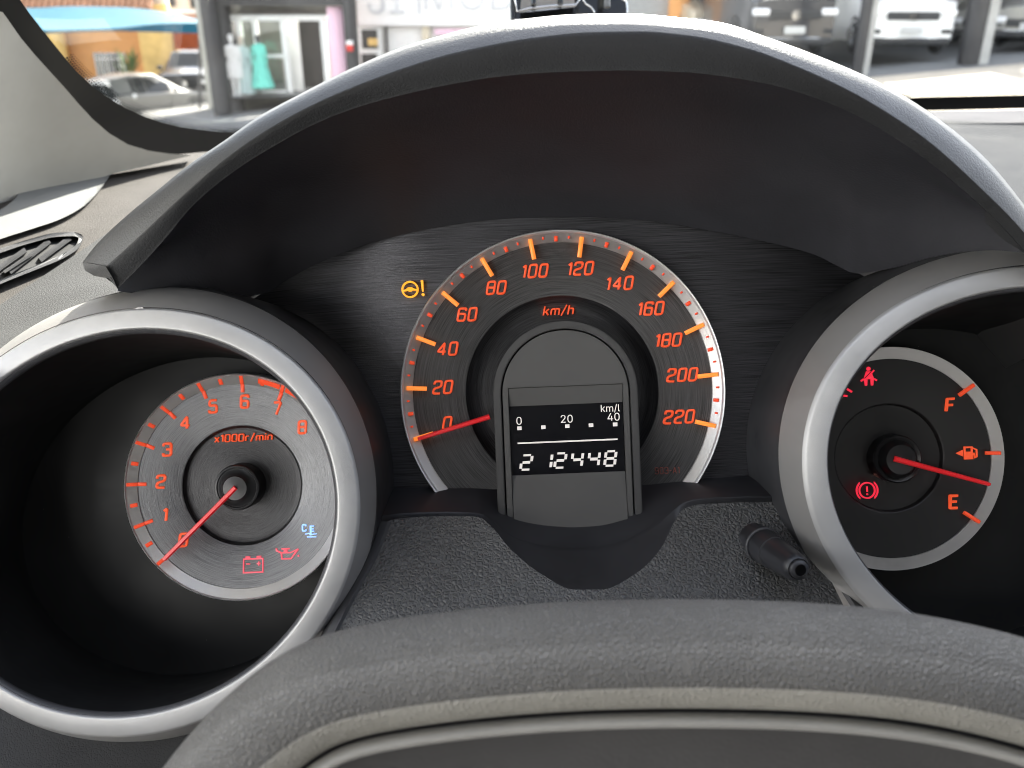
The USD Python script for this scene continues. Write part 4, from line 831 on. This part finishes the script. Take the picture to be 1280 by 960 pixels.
# cars
def make_car(name, label, paint, pos, yaw, st, W_=1.76, front=True, group='cars parked across the street'):
    """st: stations (y from the front, half width factor, waist height, top height, top half width)"""
    c = world_thing(name, label, 'car', pos, yaw, group=group)
    hw = W_ / 2; rows = []
    for y, k, zs, zr, tw in st:
        w = hw * k
        half = [(w * .90, .22), (w * .99, .34), (w, .55), (w * .985, zs - .06), (w * .95, zs), (tw * 1.0 + .0, zr - .03), (tw * .93, zr), (tw * .5, zr + .015)]
        sec = half + [(-a, b) for a, b in half[::-1]]
        rows.append(np.array([[a, y, b] for a, b in sec]))
    f0 = [np.repeat(rows[0].mean(0)[None], 16, 0)]; f1 = [np.repeat(rows[-1].mean(0)[None], 16, 0)]
    body = part(c, 'body', grid(f0 + rows + f1, closed=True), paint, smooth=32)
    def quad(pts, name, mat, n): 
        p = np.array(pts) + np.array(n) * .014; return part(c, name, (p, np.array([[0, 1, 2], [0, 2, 3]])), mat, smooth=0)
    def glass(i, j, name, inset=.1):
        A, B = rows[i], rows[j]
        p = [A[6], A[9], B[9], B[6]]; p = [np.array(q) for q in p]; m = sum(p) / 4
        p = [m + (q - m) * np.array([.93, .9, .9]) for q in p]; n = np.cross(p[1] - p[0], p[3] - p[0]); n /= np.linalg.norm(n); n *= np.sign(n[2]) or 1
        quad(p, name, 'car_glass', n)
    glass(2, 3, 'windscreen'); glass(len(st) - 3, len(st) - 2, 'rear_window')
    for s in (0, 1):
        A = [r[4] if s == 0 else r[11] for r in rows]; B = [r[5] if s == 0 else r[10] for r in rows]
        for (i0, t0, i1, t1) in ((2, .55, 3, .55), (3, .60, 4, 0.) if len(st) > 7 else (3, .6, 4, .4), (4, .06, 5, .35)):
            a0 = A[i0] * (1 - t0) + A[min(i0 + 1, len(A) - 1)] * t0; b0 = B[i0] * (1 - t0) + B[min(i0 + 1, len(A) - 1)] * t0
            a1 = A[i1] * (1 - t1) + A[i1 + 1] * t1; b1 = B[i1] * (1 - t1) + B[i1 + 1] * t1
            p = [a0 * .95 + b0 * .05, a1 * .95 + b1 * .05, a1 * .1 + b1 * .9, a0 * .1 + b0 * .9]
            quad(p, 'side_window', 'car_glass', ((1 if s == 0 else -1) * .9, 0, .35))
    L = st[-1][0]
    for y in (L * .19, L * .80):
        for s in (-1, 1):
            tyre = trimesh.creation.torus(.235, .085, 28, 10); tyre.apply_transform(trimesh.transformations.rotation_matrix(math.pi / 2, [0, 1, 0])); tyre.apply_translation([s * (hw - .07), y, .32])
            w_p = part(c, 'wheel', tyre, 'tyre_rubber')
            rim = trimesh.creation.cylinder(.215, .14, sections=28); rim.apply_transform(trimesh.transformations.rotation_matrix(math.pi / 2, [0, 1, 0])); rim.apply_translation([s * (hw - .055), y, .32])
            part(w_p, 'rim', rim, 'trim_black')
            sp_ = []
            for k in range(5):
                b_ = trimesh.creation.box([.16, .06, .20]); b_.apply_translation([0, 0, .10]); b_.apply_transform(trimesh.transformations.rotation_matrix(k * 2 * math.pi / 5, [1, 0, 0])); b_.apply_translation([s * (hw - .058), y, .32]); sp_.append(b_)
            part(w_p, 'spokes', cat(sp_), 'alloy', smooth=0)
            arc = lathe([(.33, .0), (.375, .02), (.40, -.02)], 30, 0, math.pi); v = arc[0]; v = np.stack([s * (hw - .005 + v[:, 2] * .3), y + v[:, 0], .32 + v[:, 1]], 1)
            part(c, 'wheel_arch', (v, arc[1]), 'trim_black', smooth=0)
    for s in (-1, 1): part(c, 'mirror', rbox((s * (hw + .07), L * .34, st[3][2] + .06), (.18, .12, .14), .05), paint)
    part(c, 'front_bumper', rbox((0, .02, .28), (W_ * .86, .16, .14), .05), 'trim_black'); part(c, 'rear_bumper', rbox((0, L - .03, .38), (W_ * .86, .16, .22), .06), 'trim_black' if front else paint)
    zf_ = st[0][2]
    part(c, 'grille', rbox((0, -.005, zf_ - .24), (W_ * .56, .05, .15), .02), 'trim_black'); part(c, 'grille_bar', rbox((0, -.02, .33), (W_ * .58, .04, .05), .015), 'chrome')
    em = trimesh.creation.cylinder(.085, .04, sections=24); em.apply_transform(trimesh.transformations.rotation_matrix(math.pi / 2, [1, 0, 0])); em.apply_translation([0, -.03, zf_ - .24]); part(c, 'emblem', em, 'chrome')
    part(c, 'front_plate', bx((0, -.045, max(.42, zf_ - .50)), (.40, .02, .13)), 'plate_grey', smooth=0); part(c, 'rear_plate', bx((0, L + .07, .62), (.40, .02, .13)), 'plate_grey', smooth=0)
    for s in (-1, 1):
        part(c, 'headlight', rbox((s * W_ * .37, .03, zf_ - .19), (.32, .12, .13), .04), 'headlight_clear'); part(c, 'fog_light', rbox((s * W_ * .38, .02, .46), (.22, .06, .10), .03), 'trim_black')
        part(c, 'tail_light', rbox((s * W_ * .36, L + .015, st[-1][2] - .10), (.34, .07, .15), .03), 'tail_red')
    return c
SUV = [(0, .86, .98, 1.00, .62), (.16, .97, 1.02, 1.06, .66), (1.02, 1.0, 1.06, 1.14, .70), (1.72, 1.0, 1.06, 1.56, .60), (2.7, 1.0, 1.06, 1.60, .60), (3.6, 1.0, 1.06, 1.55, .58), (4.05, .97, 1.04, 1.12, .62), (4.2, .90, .95, 1.0, .60)]
SEDAN = [(0, .84, .66, .70, .58), (.2, .97, .78, .84, .62), (1.15, 1.0, .90, .98, .66), (1.95, 1.0, .92, 1.44, .54), (2.7, 1.0, .93, 1.47, .54), (3.35, 1.0, .94, 1.38, .53), (3.95, .98, .94, 1.04, .60), (4.5, .88, .88, .96, .56)]
HATCH = [(0, .84, .72, .76, .58), (.2, .97, .84, .90, .62), (.95, 1.0, .96, 1.04, .66), (1.6, 1.0, .97, 1.50, .56), (2.4, 1.0, .98, 1.53, .56), (3.2, 1.0, .99, 1.46, .54), (3.7, .97, .98, 1.08, .60), (3.85, .90, .9, .96, .58)]
def on_ground(px, Y, dz=.02):
    x = ray_y(px, 60, Y)[0]; return (x, Y, gz(x, Y) + dz)
def car_at(px, py, Y):                          # wheels at that bearing
    return ray_y(px, py, Y)
def under(px, Y, deg, dz):                       # a car whose middle stands on that bearing
    x = ray_y(px, 90, Y)[0]; a = math.radians(deg); o = np.array([x, Y]) - 2.2 * np.array([-math.sin(a), math.cos(a)]); return (o[0], o[1], gz(x, Y) + dz)
make_car('parked_car', 'white sport utility car facing the street under the carport', 'paint_white', car_at(1133, 71, 18.4), math.radians(-4), SUV)
make_car('parked_car', 'silver hatchback right of the thick carport pillar', 'paint_silver', car_at(1283, 62, 18.6), math.radians(-48), HATCH)
make_car('parked_car', 'silver grey car standing behind the white sport utility car', 'paint_silver', car_at(1225, 56, 22.5), math.radians(-40), HATCH)
make_car('parked_car', 'dark car with windscreen towards the street left of the thin carport pillar', 'paint_dark', car_at(988, 72, 17.6), math.radians(6), SUV)
make_car('parked_car', 'grey beige car at the left of the carport beside the dark car', 'paint_beige', car_at(905, 60, 20.5), math.radians(12), HATCH)
make_car('parked_car', 'silver sedan seen from behind below the blue awning', 'paint_silver', under(186, 28.0, 158, -.45), math.radians(180-38), SEDAN, front=False)
make_car('parked_car', 'white car at far left beside the silver sedan', 'paint_white', under(108, 27.0, 160, -.45), math.radians(180-20), SEDAN, front=False)
make_car('parked_car', 'dark blue grey pickup facing out beside the first shop pillar', 'paint_dark', under(243, 31.5, 10, 0), math.radians(10), SUV)

# orange house, roof tiles, window, blue awning
YH = 34.0
house = world_thing('orange_house', 'orange rendered house with grey barred window under a tiled roof', 'house', ray_y(150, 110, YH))
def hpz(name, r, mat, dY=0., dep=.3, parent=None, **k): return part(parent or house, name, prect(*r, YH + dY, dep, **k), mat, 'world', 0)
hpz('wall', (20, 5, 178, 150), 'wall_orange', 0, .3, zbot=-6); hpz('wall', (178, 5, 216, 150), 'wall_yellow', -.4, .5, zbot=-6); hpz('wall', (60, 20, 84, 140), 'wall_yellow', -.5, .4, zbot=-6)
hpz('wall', (214, 20, 300, 150), 'wall_rust', .5, .3, zbot=-6)
win = hpz('window', (119, 66, 158, 98), 'window_grey', -.05, .1)
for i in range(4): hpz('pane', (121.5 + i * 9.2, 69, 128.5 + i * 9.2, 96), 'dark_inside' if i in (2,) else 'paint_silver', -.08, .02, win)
for i in range(6): hpz('bar', (120 + i * 7.2, 66, 120.9 + i * 7.2, 98), 'white_frame', -.14, .02, win)
hpz('bar', (119, 73, 158, 74.5), 'white_frame', -.15, .02, win)
rf = hpz('roof', (10, -60, 190, 6), 'tile_roof', .6, .2)
for i in range(22):
    x = 18 + i * 8; a, b = ray_y(x + 12, -70, YH + 1.5), ray_y(x, 11, YH - .9)
    part(rf, 'roof_tile_row', tube([a, b], .11, 8), 'tile_roof', 'world')
hpz('gable', (186, -60, 206, 40), 'wall_white', .2, .2)
nb_ = world_thing('cream_building', 'cream building glimpsed above the blue awning', 'house', ray_y(225, 20, 44.))
part(nb_, 'wall', prect(190, -120, 262, 60, 44., .3), 'wall_cream', 'world', 0)
for r in ((200, -6, 218, 8), (238, -2, 256, 10)): part(nb_, 'window', prect(*r, 43.9, .1), 'dark_inside', 'world', 0)
part(nb_, 'ledge', prect(190, 13, 262, 17, 43.8, .2), 'wall_white', 'world', 0)
# awning: stretched cloth, sagging towards its near edge
ya, yb_ = 25.5, 30.0
topc = curve([(-200, 14), (-60, 11), (38, 10), (90, 8), (150, 9), (185, 12), (220, 18), (253, 26)], 40)
botc = curve([(-200, 46), (-60, 41), (60, 38), (100, 37), (150, 35), (185, 31), (220, 29), (253, 29)], 40)
edc = curve([(-200, 52), (-60, 47), (60, 42), (100, 40), (150, 39), (185, 40), (220, 41), (254, 42)], 40)
awn = world_thing('blue_awning', 'bright blue sun awning stretched over the cars in front of the orange house', 'awning', ray_y(150, 40, ya))
rows = [np.array([ray_y(x, y, yb_) for x, y in topc]), np.array([ray_y(*(.5 * (a + b)), (ya + yb_) / 2) + np.array([0, 0, -.06]) for a, b in zip(topc, botc)]), np.array([ray_y(x, y, ya) for x, y in botc])]
part(awn, 'canopy', grid(rows), 'awning_blue', 'world', 60)
part(awn, 'edge_flap', grid([np.array([ray_y(x, y, ya) for x, y in botc]), np.array([ray_y(x, y, ya + .05) for x, y in edc])]), 'awning_edge', 'world', 60)
part(awn, 'pole', tube([ray_y(250, 32, ya), ray_y(250, 160, ya)], .04, 8), 'pillar_grey', 'world')
# plant by the window
plt_ = world_thing('palm_plant', 'small green palm like plant beside the barred window', 'plant', ray_y(166, 100, YH - 1.2))
base = ray_y(165, 98, YH - 1.2); lv = []
part(plt_, 'stem', tube([base + np.array([0, 0, -1.2]), base + np.array([0, 0, .1])], .05, 8), 'tile_roof', 'world')
for k in range(26):
    a = RNG.uniform(0, 6.28); l = RNG.uniform(.4, 1.0); d3 = np.array([math.cos(a) * .45, math.sin(a) * .45, RNG.uniform(.5, 1.0)]); d3 /= np.linalg.norm(d3); s_ = np.cross(d3, [0, 0, 1]); s_ /= np.linalg.norm(s_)
    o = base + np.array([RNG.uniform(-.1, .1), RNG.uniform(-.1, .1), RNG.uniform(-.1, .4)])
    p = [o, o + d3 * l * .5 + s_ * .06, o + d3 * l + np.array([0, 0, -.12 * l]), o + d3 * l * .5 - s_ * .06]
    part(plt_, 'leaf', (np.array(p), np.array([[0, 1, 2], [0, 2, 3]])), 'leaf_green', 'world', 0)
